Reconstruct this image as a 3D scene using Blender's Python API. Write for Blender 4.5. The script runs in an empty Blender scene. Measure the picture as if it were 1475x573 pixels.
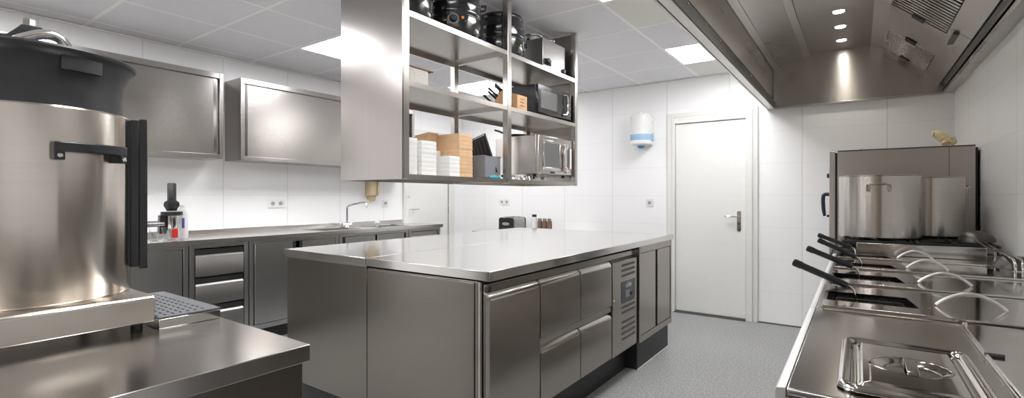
import bpy, bmesh, math, random
from mathutils import Vector, Matrix
random.seed(7)
S = bpy.context.scene
COL = S.collection
PI = math.pi
H = 1.23                                   # camera height

# ------------------------------------------------------------------ materials
MATS = {}
def newmat(name):
    m = bpy.data.materials.new(name); m.use_nodes = True
    nt = m.node_tree; nt.nodes.clear()
    out = nt.nodes.new('ShaderNodeOutputMaterial')
    b = nt.nodes.new('ShaderNodeBsdfPrincipled')
    nt.links.new(b.outputs[0], out.inputs[0])
    MATS[name] = m
    return m, nt, b

def noise(nt, coord, scale_vec, scale=1.0, detail=3.0, rough=.5):
    mp = nt.nodes.new('ShaderNodeMapping'); mp.inputs['Scale'].default_value = scale_vec
    nt.links.new(coord, mp.inputs['Vector'])
    n = nt.nodes.new('ShaderNodeTexNoise'); n.inputs['Scale'].default_value = scale
    n.inputs['Detail'].default_value = detail; n.inputs['Roughness'].default_value = rough
    nt.links.new(mp.outputs[0], n.inputs['Vector'])
    return n.outputs['Fac']

def ramp(nt, fac, lo, hi, a=.3, b=.7):
    r = nt.nodes.new('ShaderNodeMapRange')
    r.inputs['From Min'].default_value = a; r.inputs['From Max'].default_value = b
    r.inputs['To Min'].default_value = lo; r.inputs['To Max'].default_value = hi
    nt.links.new(fac, r.inputs['Value'])
    return r.outputs[0]

def colmix(nt, fac, c1, c2):
    mx = nt.nodes.new('ShaderNodeMix'); mx.data_type = 'RGBA'
    nt.links.new(fac, mx.inputs[0])
    mx.inputs[6].default_value = (*c1, 1); mx.inputs[7].default_value = (*c2, 1)
    return mx.outputs[2]

def geo_pos(nt):
    return nt.nodes.new('ShaderNodeNewGeometry').outputs['Position']

def steel(name, col=(.56, .535, .505), rough=.3, var=.05, brush='h', aniso=.0, streak=.018, bump=.0):
    """brush: h = lines horizontal on upright faces, v = vertical lines, x / y = along that axis (flat tops)"""
    m, nt, b = newmat(name)
    P = geo_pos(nt)
    sc = {'h': (.4, .4, 140), 'v': (120, 120, .4), 'x': (.5, 140, 10), 'y': (140, .5, 10)}[brush]
    fine = noise(nt, P, sc, 1.0, 1.0)
    big = noise(nt, P, {'h': (.6, .6, 2), 'v': (2, 2, .6), 'x': (.6, 2, 1), 'y': (2, .6, 1)}[brush], 2.0, 2.0)
    r1 = ramp(nt, fine, 0, 0)
    r2 = ramp(nt, big, rough - var*.3, rough + var*.3)
    add = nt.nodes.new('ShaderNodeMath'); add.operation = 'ADD'
    nt.links.new(r1, add.inputs[0]); nt.links.new(r2, add.inputs[1])
    nt.links.new(add.outputs[0], b.inputs['Roughness'])
    c = colmix(nt, ramp(nt, fine, 0, 1), tuple(v*(1-streak) for v in col), tuple(min(1, v*(1+streak)) for v in col))
    nt.links.new(c, b.inputs['Base Color'])
    b.inputs['Metallic'].default_value = 1
    if aniso:
        b.inputs['Anisotropic'].default_value = aniso
        if brush in 'hv':
            g = nt.nodes.new('ShaderNodeNewGeometry')
            cr = nt.nodes.new('ShaderNodeVectorMath'); cr.operation = 'CROSS_PRODUCT'
            nt.links.new(g.outputs['Normal'], cr.inputs[0]); cr.inputs[1].default_value = (0.01, 0.02, 1)
            nt.links.new(cr.outputs[0], b.inputs['Tangent'])
            if brush == 'h': b.inputs['Anisotropic Rotation'].default_value = .25
        else:
            cb = nt.nodes.new('ShaderNodeCombineXYZ')
            cb.inputs[0].default_value = 1.0 if brush == 'x' else 0.01
            cb.inputs[1].default_value = 1.0 if brush == 'y' else 0.01
            nt.links.new(cb.outputs[0], b.inputs['Tangent'])
    if bump:
        bp = nt.nodes.new('ShaderNodeBump'); bp.inputs['Distance'].default_value = bump
        bp.inputs['Strength'].default_value = .6
        nt.links.new(big, bp.inputs['Height']); nt.links.new(bp.outputs[0], b.inputs['Normal'])
    return m

def plain(name, col, rough=.5, metal=0, spec=.5, var=.0, vscale=20, bump=0, coat=0, trans=0, ior=1.45, emit=None, es=0):
    m, nt, b = newmat(name)
    b.inputs['Base Color'].default_value = (*col, 1)
    b.inputs['Roughness'].default_value = rough; b.inputs['Metallic'].default_value = metal
    b.inputs['Specular IOR Level'].default_value = spec; b.inputs['IOR'].default_value = ior
    P = geo_pos(nt)
    n = noise(nt, P, (1, 1, 1), vscale, 4)
    if var:
        c = colmix(nt, ramp(nt, n, 0, 1), tuple(v*(1-var) for v in col), tuple(min(1, v*(1+var)) for v in col))
        nt.links.new(c, b.inputs['Base Color'])
    nt.links.new(ramp(nt, n, max(.02, rough-.04), min(1, rough+.04)), b.inputs['Roughness'])
    if bump:
        bp = nt.nodes.new('ShaderNodeBump'); bp.inputs['Distance'].default_value = bump; bp.inputs['Strength'].default_value = .5
        nt.links.new(n, bp.inputs['Height']); nt.links.new(bp.outputs[0], b.inputs['Normal'])
    if coat: b.inputs['Coat Weight'].default_value = coat; b.inputs['Coat Roughness'].default_value = .06
    if trans: b.inputs['Transmission Weight'].default_value = trans
    if emit:
        b.inputs['Emission Color'].default_value = (*emit, 1); b.inputs['Emission Strength'].default_value = es
    return m

def wall_mat(name, axis, off, pitch, zoff, zp, col=(.90, .90, .90)):
    """glossy white wall panels with thin joints; axis 0: joints at x, 1: joints at y"""
    m, nt, b = newmat(name)
    P = geo_pos(nt)
    sp = nt.nodes.new('ShaderNodeSeparateXYZ'); nt.links.new(P, sp.inputs[0])
    def line(sock, off, pitch, w):
        a = nt.nodes.new('ShaderNodeMath'); a.operation = 'SUBTRACT'; nt.links.new(sock, a.inputs[0]); a.inputs[1].default_value = off - 20*pitch - pitch/2
        d = nt.nodes.new('ShaderNodeMath'); d.operation = 'MODULO'; nt.links.new(a.outputs[0], d.inputs[0]); d.inputs[1].default_value = pitch
        s = nt.nodes.new('ShaderNodeMath'); s.operation = 'SUBTRACT'; nt.links.new(d.outputs[0], s.inputs[0]); s.inputs[1].default_value = pitch/2
        ab = nt.nodes.new('ShaderNodeMath'); ab.operation = 'ABSOLUTE'; nt.links.new(s.outputs[0], ab.inputs[0])
        r = nt.nodes.new('ShaderNodeMapRange'); nt.links.new(ab.outputs[0], r.inputs['Value'])
        r.inputs['From Min'].default_value = w*.5; r.inputs['From Max'].default_value = w
        r.inputs['To Min'].default_value = 1; r.inputs['To Max'].default_value = 0
        return r.outputs[0]
    v = line(sp.outputs[axis], off, pitch, .004)
    h = line(sp.outputs[2], zoff, zp, .0028)
    vs = nt.nodes.new('ShaderNodeMath'); vs.operation = 'MULTIPLY'; nt.links.new(v, vs.inputs[0]); vs.inputs[1].default_value = 1.0
    hs = nt.nodes.new('ShaderNodeMath'); hs.operation = 'MULTIPLY'; nt.links.new(h, hs.inputs[0]); hs.inputs[1].default_value = .45
    mx = nt.nodes.new('ShaderNodeMath'); mx.operation = 'MAXIMUM'; nt.links.new(vs.outputs[0], mx.inputs[0]); nt.links.new(hs.outputs[0], mx.inputs[1])
    c = colmix(nt, mx.outputs[0], col, tuple(x*.8 for x in col))
    nt.links.new(c, b.inputs['Base Color'])
    n = noise(nt, P, (1, 1, 1), 2.2, 2)
    b.inputs['Roughness'].default_value = .3
    bp = nt.nodes.new('ShaderNodeBump'); bp.inputs['Distance'].default_value = .002; bp.inputs['Strength'].default_value = .6; bp.invert = True
    nt.links.new(mx.outputs[0], bp.inputs['Height']); nt.links.new(bp.outputs[0], b.inputs['Normal'])
    return m

def floor_mat():
    m, nt, b = newmat('grey speckled vinyl')
    P = geo_pos(nt)
    n1 = noise(nt, P, (1, 1, 1), 75, 4, .8)
    n2 = noise(nt, P, (1, 1, 1), 4, 3)
    c1 = colmix(nt, ramp(nt, n1, 0, 1, .36, .64), (.17, .175, .175), (.46, .465, .46))
    mx = nt.nodes.new('ShaderNodeMix'); mx.data_type = 'RGBA'; mx.blend_type = 'MULTIPLY'; mx.inputs[0].default_value = 1
    nt.links.new(c1, mx.inputs[6])
    nt.links.new(colmix(nt, ramp(nt, n2, 0, 1), (.9, .9, .9), (1, 1, 1)), mx.inputs[7])
    nt.links.new(mx.outputs[2], b.inputs['Base Color'])
    nt.links.new(ramp(nt, n2, .38, .52), b.inputs['Roughness'])
    return m

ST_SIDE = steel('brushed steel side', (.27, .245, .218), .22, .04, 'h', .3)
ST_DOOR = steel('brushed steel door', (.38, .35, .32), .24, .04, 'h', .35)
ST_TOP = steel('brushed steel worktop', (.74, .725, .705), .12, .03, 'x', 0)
ST_TOPY = steel('brushed steel worktop long', (.68, .66, .64), .24, .03, 'y', 0)
ST_STOVE = steel('brushed steel stove top', (.50, .475, .45), .19, .03, 'x', .2)
ST_LID = steel('polished steel lid', (.56, .535, .51), .09, .02, 'x', 0)
ST_SHELF = steel('brushed steel shelf', (.52, .49, .46), .26, .03, 'y', 0)
ST_SHPAN = steel('brushed steel shelf end', (.38, .355, .34), .22, .03, 'v', .2)
ST_WALLC = steel('brushed steel wall cabinet', (.44, .415, .395), .24, .04, 'h', .4)
ST_HOOD = steel('brushed steel hood', (.52, .495, .47), .28, .03, 'h', .3)
ST_HEND = steel('brushed steel hood end', (.50, .47, .445), .24, .03, 'h', .75)
ST_HTRIM = steel('brushed steel hood trim', (.66, .64, .61), .36, .03, 'h', .5)
ST_POL = steel('polished steel', (.68, .665, .645), .13, .03, 'h', 0, .02)
ST_POT = steel('brushed steel pot', (.54, .51, .48), .2, .02, 'h', .85)
ST_URN = steel('satin steel urn', (.66, .61, .555), .2, .02, 'h', .9)
ST_OVEN = steel('warm brushed steel oven', (.50, .46, .43), .42, .04, 'h', .4)
ST_BACK = steel('dull steel cabinet front', (.46, .455, .445), .36, .05, 'v', .4)
ST_DARK = steel('dark steel', (.12, .115, .11), .4, .05, 'h')
ST_BOX = steel('dull steel box', (.42, .41, .40), .38, .03, 'h', 0)
ST_LIP = steel('satin steel drawer lip', (.74, .73, .72), .38, .02, 'h', 0)
CHROME = steel('chrome', (.82, .82, .83), .06, .02, 'h', 0, .01)
CEIL = plain('ceiling tile', (.82, .82, .85), .85, var=.02, vscale=60, bump=.0005)
CEILG = plain('greenish grained tile', (.79, .80, .75), .8, var=.06, vscale=220, bump=.001)
BAR = plain('ceiling grid paint', (.96, .96, .96), .5)
LAMP = plain('lamp diffuser', (.95, .95, .95), .5, emit=(.985, .985, 1), es=16)
SPOT = plain('spot lens', (.95, .95, .95), .4, emit=(1, .95, .86), es=35)
WB = wall_mat('white wall panels back', 0, -1.054, .632, .31, .31)
WL = wall_mat('white wall panels left', 1, .866, .603, .315, .309)
WR = wall_mat('white wall panels right', 1, 3.40, .632, .31, .31)
WF = plain('brown painted wall', (.27, .225, .18), .6)
FLOOR = floor_mat()
DOORW = plain('white door paint', (.80, .795, .77), .35, var=.01)
FRAMEW = plain('cream frame paint', (.76, .755, .72), .4, var=.01)
WHITEP = plain('white plastic', (.80, .80, .79), .3)
SLOTD = plain('dark recess', (.02, .02, .02), .6)  # near-black, mainly stands in for shade in gaps, slots and holes
PLINTH = plain('black plinth', (.022, .022, .024), .45, var=.1)
BLACKP = plain('black plastic', (.018, .018, .02), .34, var=.1, vscale=40)
BLACKM = plain('black rubber collar', (.022, .023, .025), .42, var=.15, vscale=30)
BLACKG = plain('black glossy enamel', (.012, .012, .013), .16, coat=.6)
IRON = plain('cast iron', (.015, .015, .015), .5, var=.2, bump=.001)
GLASSD = plain('dark door glass', (.03, .032, .035), .08, coat=.5)
GLASSG = plain('grey door mesh glass', (.13, .13, .13), .15, coat=.3)
GLASS = plain('clear glass', (.95, .96, .96), .03, trans=1, ior=1.45)
CLEARP = plain('clear plastic', (.80, .82, .83), .15, trans=.75, ior=1.4)
FOAM = plain('white foam box', (.82, .82, .80), .7, var=.02)
KRAFT = plain('brown kraft card', (.66, .44, .26), .75, var=.06)
WOOD = plain('tan beech wood', (.50, .29, .14), .5, var=.15, vscale=30)
GREYP = plain('grey plastic bin', (.24, .25, .27), .42)
BUCKW = plain('translucent white bucket', (.78, .79, .79), .35)
RED = plain('red print', (.55, .03, .02), .45)
ORANGE = plain('orange red box', (.75, .12, .05), .5)
ORANGEL = plain('orange indicator', (.8, .25, .02), .3)
YELL = plain('yellow sticker', (.75, .65, .03), .5)
BLUE = plain('blue plastic', (.10, .30, .60), .3)
LBLUE = plain('pale blue translucent plastic', (.32, .50, .72), .2, coat=.4)
CYAN = plain('cyan plastic', (.05, .45, .62), .35)
NAVY = plain('dark blue handle plastic', (.02, .035, .06), .35)
BEIGE = plain('beige plastic', (.56, .46, .29), .4)
CLOTHY = plain('pale yellow rubber', (.70, .60, .36), .6, var=.15, vscale=30)
STONE = plain('speckled pale card', (.55, .52, .48), .7, var=.3, vscale=160)
BROWN = plain('reddish brown', (.22, .09, .05), .5, var=.2)
DISP = plain('blue grey control plate', (.08, .09, .11), .35)
INKB = plain('blue print', (.08, .10, .45), .5)
SPICE = plain('brown spice', (.17, .11, .08), .7, var=.3, vscale=90)
GRATE = plain('dark grey grate', (.13, .135, .145), .45)
SOCKG = plain('shaded socket plastic', (.36, .36, .35), .4)
CUTG = plain('gasket grey', (.10, .10, .10), .5)

# ------------------------------------------------------------------ mesh helpers
class MB:
    def __init__(s): s.v = []; s.f = []
    def add(s, vs, fs, M=None):
        k = len(s.v)
        for p in vs:
            q = Vector(p)
            s.v.append(M @ q if M is not None else q)
        s.f += [tuple(i+k for i in f) for f in fs]
        return s
    def box(s, x0, x1, y0, y1, z0, z1, M=None):
        x0, x1 = min(x0, x1), max(x0, x1); y0, y1 = min(y0, y1), max(y0, y1); z0, z1 = min(z0, z1), max(z0, z1)
        vs = [(x0,y0,z0),(x1,y0,z0),(x1,y1,z0),(x0,y1,z0),(x0,y0,z1),(x1,y0,z1),(x1,y1,z1),(x0,y1,z1)]
        return s.add(vs, [(0,3,2,1),(4,5,6,7),(0,1,5,4),(1,2,6,5),(2,3,7,6),(3,0,4,7)], M)
    def prism(s, pts, axis, a, b, M=None):
        """pts: 2-D polygon; axis 'x': (y,z) pts, 'y': (x,z) pts, 'z': (x,y) pts"""
        def mk(p, t):
            return {'x': (t, p[0], p[1]), 'y': (p[0], t, p[1]), 'z': (p[0], p[1], t)}[axis]
        n = len(pts)
        area = sum(pts[i][0]*pts[(i+1) % n][1]-pts[(i+1) % n][0]*pts[i][1] for i in range(n))
        if (area < 0) != (axis == 'y'): pts = pts[::-1]
        vs = [mk(p, a) for p in pts] + [mk(p, b) for p in pts]
        fs = [tuple(range(n))[::-1], tuple(range(n, 2*n))]
        fs += [(i, (i+1) % n, (i+1) % n+n, i+n) for i in range(n)]
        if b < a: fs = [f[::-1] for f in fs]
        return s.add(vs, fs, M)
    def tube(s, pts, r, seg=10, closed=False, M=None, caps=True, up=None):
        pts = [Vector(p) for p in pts]; n = len(pts)
        rs = r if isinstance(r, (list, tuple)) else [r]*n
        vs, fs = [], []
        prev = None
        for i, p in enumerate(pts):
            if closed: t = (pts[(i+1) % n]-pts[i-1]).normalized()
            elif i == 0: t = (pts[1]-p).normalized()
            elif i == n-1: t = (p-pts[-2]).normalized()
            else: t = ((pts[i+1]-p).normalized()+(p-pts[i-1]).normalized()).normalized()
            if prev is None:
                a = Vector((0, 0, 1)) if abs(t.z) < .9 else Vector((1, 0, 0))
                u = t.cross(a).normalized()
            else:
                u = (prev - t*prev.dot(t)).normalized()
            prev = u; w = t.cross(u)
            for k in range(seg):
                an = 2*PI*k/seg
                vs.append(p + (u*math.cos(an)+w*math.sin(an))*rs[i])
        m = n if closed else n-1
        for i in range(m):
            for k in range(seg):
                a = i*seg+k; b = i*seg+(k+1) % seg; c = ((i+1) % n)*seg+(k+1) % seg; d = ((i+1) % n)*seg+k
                fs.append((a, b, c, d))
        if not closed and caps:
            fs.append(tuple(range(seg))[::-1]); fs.append(tuple(range((n-1)*seg, n*seg)))
        return s.add(vs, fs, M)
    def lathe(s, prof, c=(0, 0, 0), seg=40, M=None):
        """prof: (r, z) pairs; r = 0 closes"""
        vs, fs = [], []; rings = []
        for r, z in prof:
            if r <= 1e-6:
                rings.append([len(vs)]); vs.append((c[0], c[1], c[2]+z))
            else:
                rings.append(list(range(len(vs), len(vs)+seg)))
                vs += [(c[0]+r*math.cos(2*PI*k/seg), c[1]+r*math.sin(2*PI*k/seg), c[2]+z) for k in range(seg)]
        for A, B in zip(rings, rings[1:]):
            if len(A) == 1 and len(B) == 1: continue
            for k in range(seg):
                k2 = (k+1) % seg
                if len(A) == 1: fs.append((A[0], B[k2], B[k]))
                elif len(B) == 1: fs.append((A[k], A[k2], B[0]))
                else: fs.append((A[k], A[k2], B[k2], B[k]))
        return s.add(vs, fs, M)
    def plate(s, x0, x1, y0, y1, z0, z1, r, n=6):
        """flat plate with rounded corners in plan"""
        P = []
        for cx, cy, a0 in ((x1-r, y1-r, 0), (x0+r, y1-r, 90), (x0+r, y0+r, 180), (x1-r, y0+r, 270)):
            for k in range(n+1):
                a = math.radians(a0+90*k/n); P.append((cx+r*math.cos(a), cy+r*math.sin(a)))
        return s.prism(P, 'z', z0, z1)

ORG = {}
def link_mesh(name, mb, mat, org, bevel=0, smooth=35):
    me = bpy.data.meshes.new(name)
    me.from_pydata([tuple(p - org) for p in mb.v], [], mb.f); me.update()
    bm = bmesh.new(); bm.from_mesh(me); bmesh.ops.recalc_face_normals(bm, faces=bm.faces); bm.to_mesh(me); bm.free()
    me.materials.append(mat)
    me.polygons.foreach_set('use_smooth', [True]*len(me.polygons))
    me.set_sharp_from_angle(angle=math.radians(smooth))
    o = bpy.data.objects.new(name, me); COL.objects.link(o)
    if bevel:
        b = o.modifiers.new('bevel', 'BEVEL'); b.width = bevel; b.segments = 2; b.limit_method = 'ANGLE'
        b.angle_limit = math.radians(40); b.harden_normals = False
    return o
def setp(o, label=None, cat=None, group=None, kind=None):
    for k, v in (('label', label), ('category', cat), ('group', group), ('kind', kind)):
        if v: o[k] = v
    return o
def thing(name, label, cat, loc, group=None):
    o = bpy.data.objects.new(name, None); COL.objects.link(o); o.location = loc; o.empty_display_size = .05
    ORG[o.name] = Vector(loc); return setp(o, label, cat, group)
def part(name, mb, mat, parent, bevel=0, label=None, kind=None, smooth=35):
    org = ORG[parent.name]
    o = link_mesh(name, mb, mat, org, bevel, smooth); o.parent = parent; ORG[o.name] = org
    return setp(o, label=label, kind=kind)
def solid(name, mb, mat, label, cat, group=None, bevel=0, smooth=35):
    lo = Vector((min(v.x for v in mb.v), min(v.y for v in mb.v), min(v.z for v in mb.v)))
    hi = Vector((max(v.x for v in mb.v), max(v.y for v in mb.v), 0))
    org = Vector(((lo.x+hi.x)/2, (lo.y+hi.y)/2, lo.z))
    o = link_mesh(name, mb, mat, org, bevel, smooth); o.location = org; ORG[o.name] = org
    return setp(o, label, cat, group)
def struct(name, mb, mat, bevel=0, parent=None):
    if parent: return part(name, mb, mat, parent, bevel)
    o = link_mesh(name, mb, mat, Vector((0, 0, 0)), bevel); ORG[o.name] = Vector((0, 0, 0))
    return setp(o, kind='structure')
def copy_tree(o, loc=None, label=None, parent=None):
    c = o.copy(); COL.objects.link(c)
    if parent: c.parent = parent
    if loc is not None: c.location = loc
    if label: c['label'] = label
    for ch in list(o.children): copy_tree(ch, parent=c)
    return c
def arc(c, r, a0, a1, n, plane='xz'):
    out = []
    for k in range(n+1):
        a = math.radians(a0+(a1-a0)*k/n); u, v = r*math.cos(a), r*math.sin(a)
        out.append({'xz': (c[0]+u, c[1], c[2]+v), 'yz': (c[0], c[1]+u, c[2]+v), 'xy': (c[0]+u, c[1]+v, c[2])}[plane])
    return out
def text_mesh(name, txt, size, mat, parent, M):
    cu = bpy.data.curves.new(name, 'FONT'); cu.body = txt; cu.size = size; cu.extrude = .0004; cu.align_x = 'CENTER'; cu.align_y = 'CENTER'
    t = bpy.data.objects.new('tmp', cu); COL.objects.link(t)
    bpy.context.view_layer.update()
    me = bpy.data.meshes.new_from_object(t.evaluated_get(bpy.context.evaluated_depsgraph_get()))
    bpy.data.objects.remove(t); bpy.data.curves.remove(cu)
    me.transform(M); me.transform(Matrix.Translation(-ORG[parent.name]))
    me.materials.clear(); me.materials.append(mat)
    o = bpy.data.objects.new(name, me); COL.objects.link(o); o.parent = parent; ORG[o.name] = ORG[parent.name]
    return o
def face_matrix(origin, right, up):
    r = Vector(right).normalized(); u = Vector(up).normalized(); n = r.cross(u)
    return Matrix(((r.x, u.x, n.x, origin[0]), (r.y, u.y, n.y, origin[1]), (r.z, u.z, n.z, origin[2]), (0, 0, 0, 1)))

# ------------------------------------------------------------------ room shell
XL, XR, YB, YN, ZC = -4.62, .64, 5.30, -2.4, 2.48
struct('floor', MB().box(XL-.1, XR+.1, YN-.1, YB+.1, -.08, 0), FLOOR)
struct('wall_left', MB().box(XL-.12, XL, YN-.1, YB+.1, 0, 2.7), WL)
struct('wall_right', MB().box(XR, XR+.12, YN-.1, YB+.1, 0, 2.7), WR)
struct('wall_back', MB().box(XL-.12, XR+.12, YB, YB+.12, 0, 2.7), WB)
struct('wall_front', MB().box(XL-.12, XR+.12, YN-.12, YN, 0, 2.7), WF)
HX0 = -.72                                  # hood outer edge
HY0 = -.6
struct('ceiling', MB().box(XL, HX0, YN, YB, ZC, ZC+.06).box(HX0, XR, YN, HY0, ZC, ZC+.06), CEIL)
g = MB()
tx = [-1.35-.62*k for k in range(6)]; ty = [1.11+.598*k for k in range(-6, 8)]
for x in tx: g.box(x-.012, x+.012, YN, YB, ZC-.0015, ZC+.004)
for y in ty:
    if YN < y < YB-.01: g.box(XL, HX0-.002, y-.012, y+.012, ZC-.0018, ZC+.004)
struct('trim_1', g, BAR)
struct('trim_2', MB().box(XL, XL+.022, YN, YB, ZC-.016, ZC-.005).box(XL, HX0-.01, YB-.022, YB, ZC-.016, ZC-.005), BAR)
struct('baseboard_back', MB().box(-.79, XR, YB-.008, YB, 0, .012), CUTG)
# tiles drawn slightly greener and darker
def green_tile(x0, x1, y0, y1, label):
    solid('greenish_ceiling_tile', MB().box(x0+.013, x1, y0+.013, y1-.013, ZC-.003, ZC), CEILG, label, 'ceiling tile', 'greenish ceiling tiles')
green_tile(-1.35, HX0-.005, 4.698, 5.285, 'greenish grey ceiling tile between the lit panel by the hood and the back wall')
green_tile(-1.35, HX0-.005, 2.904, 3.502, 'greenish grey ceiling tile cut off by the top of the photo, left of the extractor hood')
# ceiling lamps
def lamp(x, y, w, label, grp=None):
    t = thing('ceiling_light', label, 'light', (x+w/2, y+.3, ZC), 'recessed square ceiling panels')
    a, b = .016, w-.016
    part('frame', MB().box(x+a-.004, x+b+.004, y+.012, y+.022, ZC-.008, ZC).box(x+a-.004, x+b+.004, y+.576, y+.586, ZC-.008, ZC)
         .box(x+a-.004, x+a+.006, y+.022, y+.576, ZC-.008, ZC).box(x+b-.006, x+b+.004, y+.022, y+.576, ZC-.008, ZC), BAR, t)
    part('diffuser', MB().box(x+a+.006, x+b-.006, y+.022, y+.576, ZC-.006, ZC-.001), LAMP, t)
lamp(-1.35, 4.10, .62, 'lit ceiling panel right beside the extractor hood')
lamp(-3.83, 2.306, .62, 'lit ceiling panel cut off by the left end of the hanging shelf')
lamp(-3.83, 4.10, .62, 'lit ceiling panel seen through the hanging shelf')
for x, y in ((-3.83, .512), (-2.59, -.684), (-3.83, -.684), (-3.83, -1.880), (-1.35, 2.306), (-1.35, .512), (-2.59, -1.282), (-1.35, -1.282)):  # unseen panels; several added as fill to brighten the left wall
    lamp(x, y, .62, 'unseen lit ceiling panel, from a set partly added to brighten the room')

# back door
d = thing('door_1', None, None, (-1.24, YB-.02, 0)); d['kind'] = 'structure'
fr = MB()
for a, b, e in ((-1.675, -1.625, .028), (-1.625, -1.592, .040), ): fr.box(a, b, YB-e, YB, 0, 2.115-(0 if a < -1.66 else .03))
for a, b, e in ((-.838, -.793, .028), (-.900, -.838, .040)): fr.box(a, b, YB-e, YB, 0, 2.115-(0 if b > -.80 else .03))
fr.box(-1.625, -.838, YB-.028, YB, 2.075, 2.115).box(-1.592, -.900, YB-.040, YB, 2.005, 2.062)
fr.box(-1.625, -.838, YB-.022, YB, 2.062, 2.075)
part('door_frame', fr, FRAMEW, d, .003)
part('door_leaf', MB().box(-1.588, -.904, YB-.018, YB, .02, 1.998), DOORW, d, .002)
part('door_threshold', MB().box(-1.60, -.90, YB-.05, YB, 0, .012), CUTG, d)
hp = [(-.963 + .019*math.cos(math.radians(a)), 1.07 + .019*math.sin(math.radians(a))) for a in range(0, 181, 20)] + \
     [(-.963 + .019*math.cos(math.radians(a)), .90 + .019*math.sin(math.radians(a))) for a in range(180, 361, 20)]
part('door_plate', MB().prism(hp, 'y', YB-.026, YB-.017), ST_POL, d, .001)
part('door_handle', MB().tube([(-.963, YB-.026, 1.03), (-.963, YB-.062, 1.03), (-.975, YB-.07, 1.03), (-1.085, YB-.07, 1.033)], .0085, 10), ST_POL, d)
part('keyhole', MB().box(-.968, -.958, YB-.0275, YB-.026, .945, .975), SLOTD, d)
# left wall door
d2 = thing('door_2', None, None, (XL+.02, 4.6, 0)); d2['kind'] = 'structure'
fr = MB().box(XL, XL+.03, 4.175, 4.215, 0, 2.09).box(XL, XL+.03, 4.985, 5.10, 0, 2.09).box(XL, XL+.03, 4.215, 4.985, 2.01, 2.09).box(XL, XL+.045, 4.985, 5.02, 0, 2.03)
part('door_frame', fr, FRAMEW, d2, .003)
part('door_leaf', MB().box(XL, XL+.02, 4.217, 4.983, .01, 2.005), DOORW, d2, .002)
part('door_plate', MB().box(XL+.02, XL+.026, 4.262, 4.335, .97, 1.06), WHITEP, d2, .002)
part('door_handle', MB().tube([(XL+.026, 4.275, 1.07), (XL+.06, 4.275, 1.07), (XL+.062, 4.395, 1.07)], .007, 8), ST_POL, d2)
part('lock', MB().lathe([(0, 0), (.016, 0), (.016, .012), (0, .012)], M=Matrix.Translation((XL+.02, 4.26, 1.23)) @ Matrix.Rotation(PI/2, 4, 'Y'), seg=16), ST_POL, d2)
for z in (.25, 1.0, 1.75):
    part('hinge', MB().tube([(XL+.026, 4.984, z), (XL+.026, 4.984, z+.09)], .007, 8), ST_POL, d2)
# wall corner pipe cover strip on the back wall joints is only a panel joint

# ------------------------------------------------------------------ sockets
def socket(u, z, n, wall, label):
    """u: centre along the wall"""
    w = .083*n
    if wall == 'left': M = face_matrix((XL, u, z), (0, 1, 0), (0, 0, 1))
    else: M = face_matrix((u, YB, z), (1, 0, 0), (0, 0, 1))
    t = thing('wall_socket', label, 'socket', tuple(M.translation))
    part('plate', MB().box(-w/2, w/2, -.041, .041, 0, .009, M), WHITEP, t, .002)
    for k in range(n):
        cx = (k-(n-1)/2)*.078
        ring = MB().lathe([(.020, .009), (.024, .012), (.027, .009)], (cx, 0, 0), 20, M)
        part('socket_ring', ring, WHITEP, t)
        part('socket_well', MB().lathe([(0, .0095), (.0195, .0095), (.0195, .0085)], (cx, 0, 0), 20, M), SOCKG, t)
        part('pin_hole', MB().box(cx-.0095, cx-.0055, -.002, .002, .0095, .0100, M).box(cx+.0055, cx+.0095, -.002, .002, .0095, .0100, M), SLOTD, t)
socket(2.560, 1.163, 2, 'left', 'white double socket on the left wall between the tap and the black-topped press')
socket(3.90, 1.15, 1, 'left', 'white single socket on the left wall beside the white door')
socket(-3.868, 1.158, 2, 'back', 'white double socket on the back wall above the black-ended toaster')
socket(-1.878, 1.161, 1, 'back', 'white single socket on the back wall below the paper roll dispenser')

# paper roll dispenser
t = thing('paper_roll_dispenser', 'white and blue round paper roll dispenser on the back wall left of the door', 'dispenser', (-1.935, YB-.1, 1.78))
c = (-1.935, 5.185, 0)
part('cover', MB().lathe([(0, 2.135), (.06, 2.135), (.095, 2.125), (.112, 2.10), (.114, 2.05), (.114, 1.905), (0, 1.905)], c, 40).box(-2.04, -1.83, 5.19, YB, 1.92, 2.10), WHITEP, t)
part('window_band', MB().lathe([(.1145, 1.905), (.1155, 1.90), (.1155, 1.845), (.1145, 1.84), (0, 1.84)], c, 40).box(-2.04, -1.83, 5.19, YB, 1.845, 1.90), LBLUE, t)
part('base', MB().lathe([(.113, 1.84), (.115, 1.835), (.110, 1.80), (.07, 1.785), (0, 1.785)], c, 40).box(-2.03, -1.84, 5.19, YB, 1.80, 1.84), WHITEP, t)
part('outlet_cone', MB().lathe([(.045, 1.788), (.035, 1.768), (.018, 1.755), (0, 1.755)], c, 24), BLUE, t, label='blue paper outlet')
part('lock', MB().lathe([(0, 2.155), (.010, 2.155), (.012, 2.134)], (c[0], c[1], 0), 12), ST_POL, t)

# soap dispenser
t = thing('soap_dispenser', 'beige soap dispenser on the left wall above the sink', 'dispenser', (XL, 3.67, 1.17))
part('body', MB().prism([(XL, 1.45), (XL+.095, 1.45), (XL+.105, 1.43), (XL+.095, 1.24), (XL, 1.225)], 'y', 3.61, 3.73, Matrix.Translation((-.002, 0, 0))), BEIGE, t, .008)
part('nozzle', MB().prism([(XL, 1.225), (XL+.08, 1.235), (XL+.07, 1.19), (XL+.05, 1.172), (XL+.03, 1.19), (XL, 1.20)], 'y', 3.635, 3.705), BEIGE, t, .004)
part('push_bar', MB().box(XL+.10, XL+.118, 3.70, 3.722, 1.26, 1.44), BEIGE, t, .004)

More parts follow.
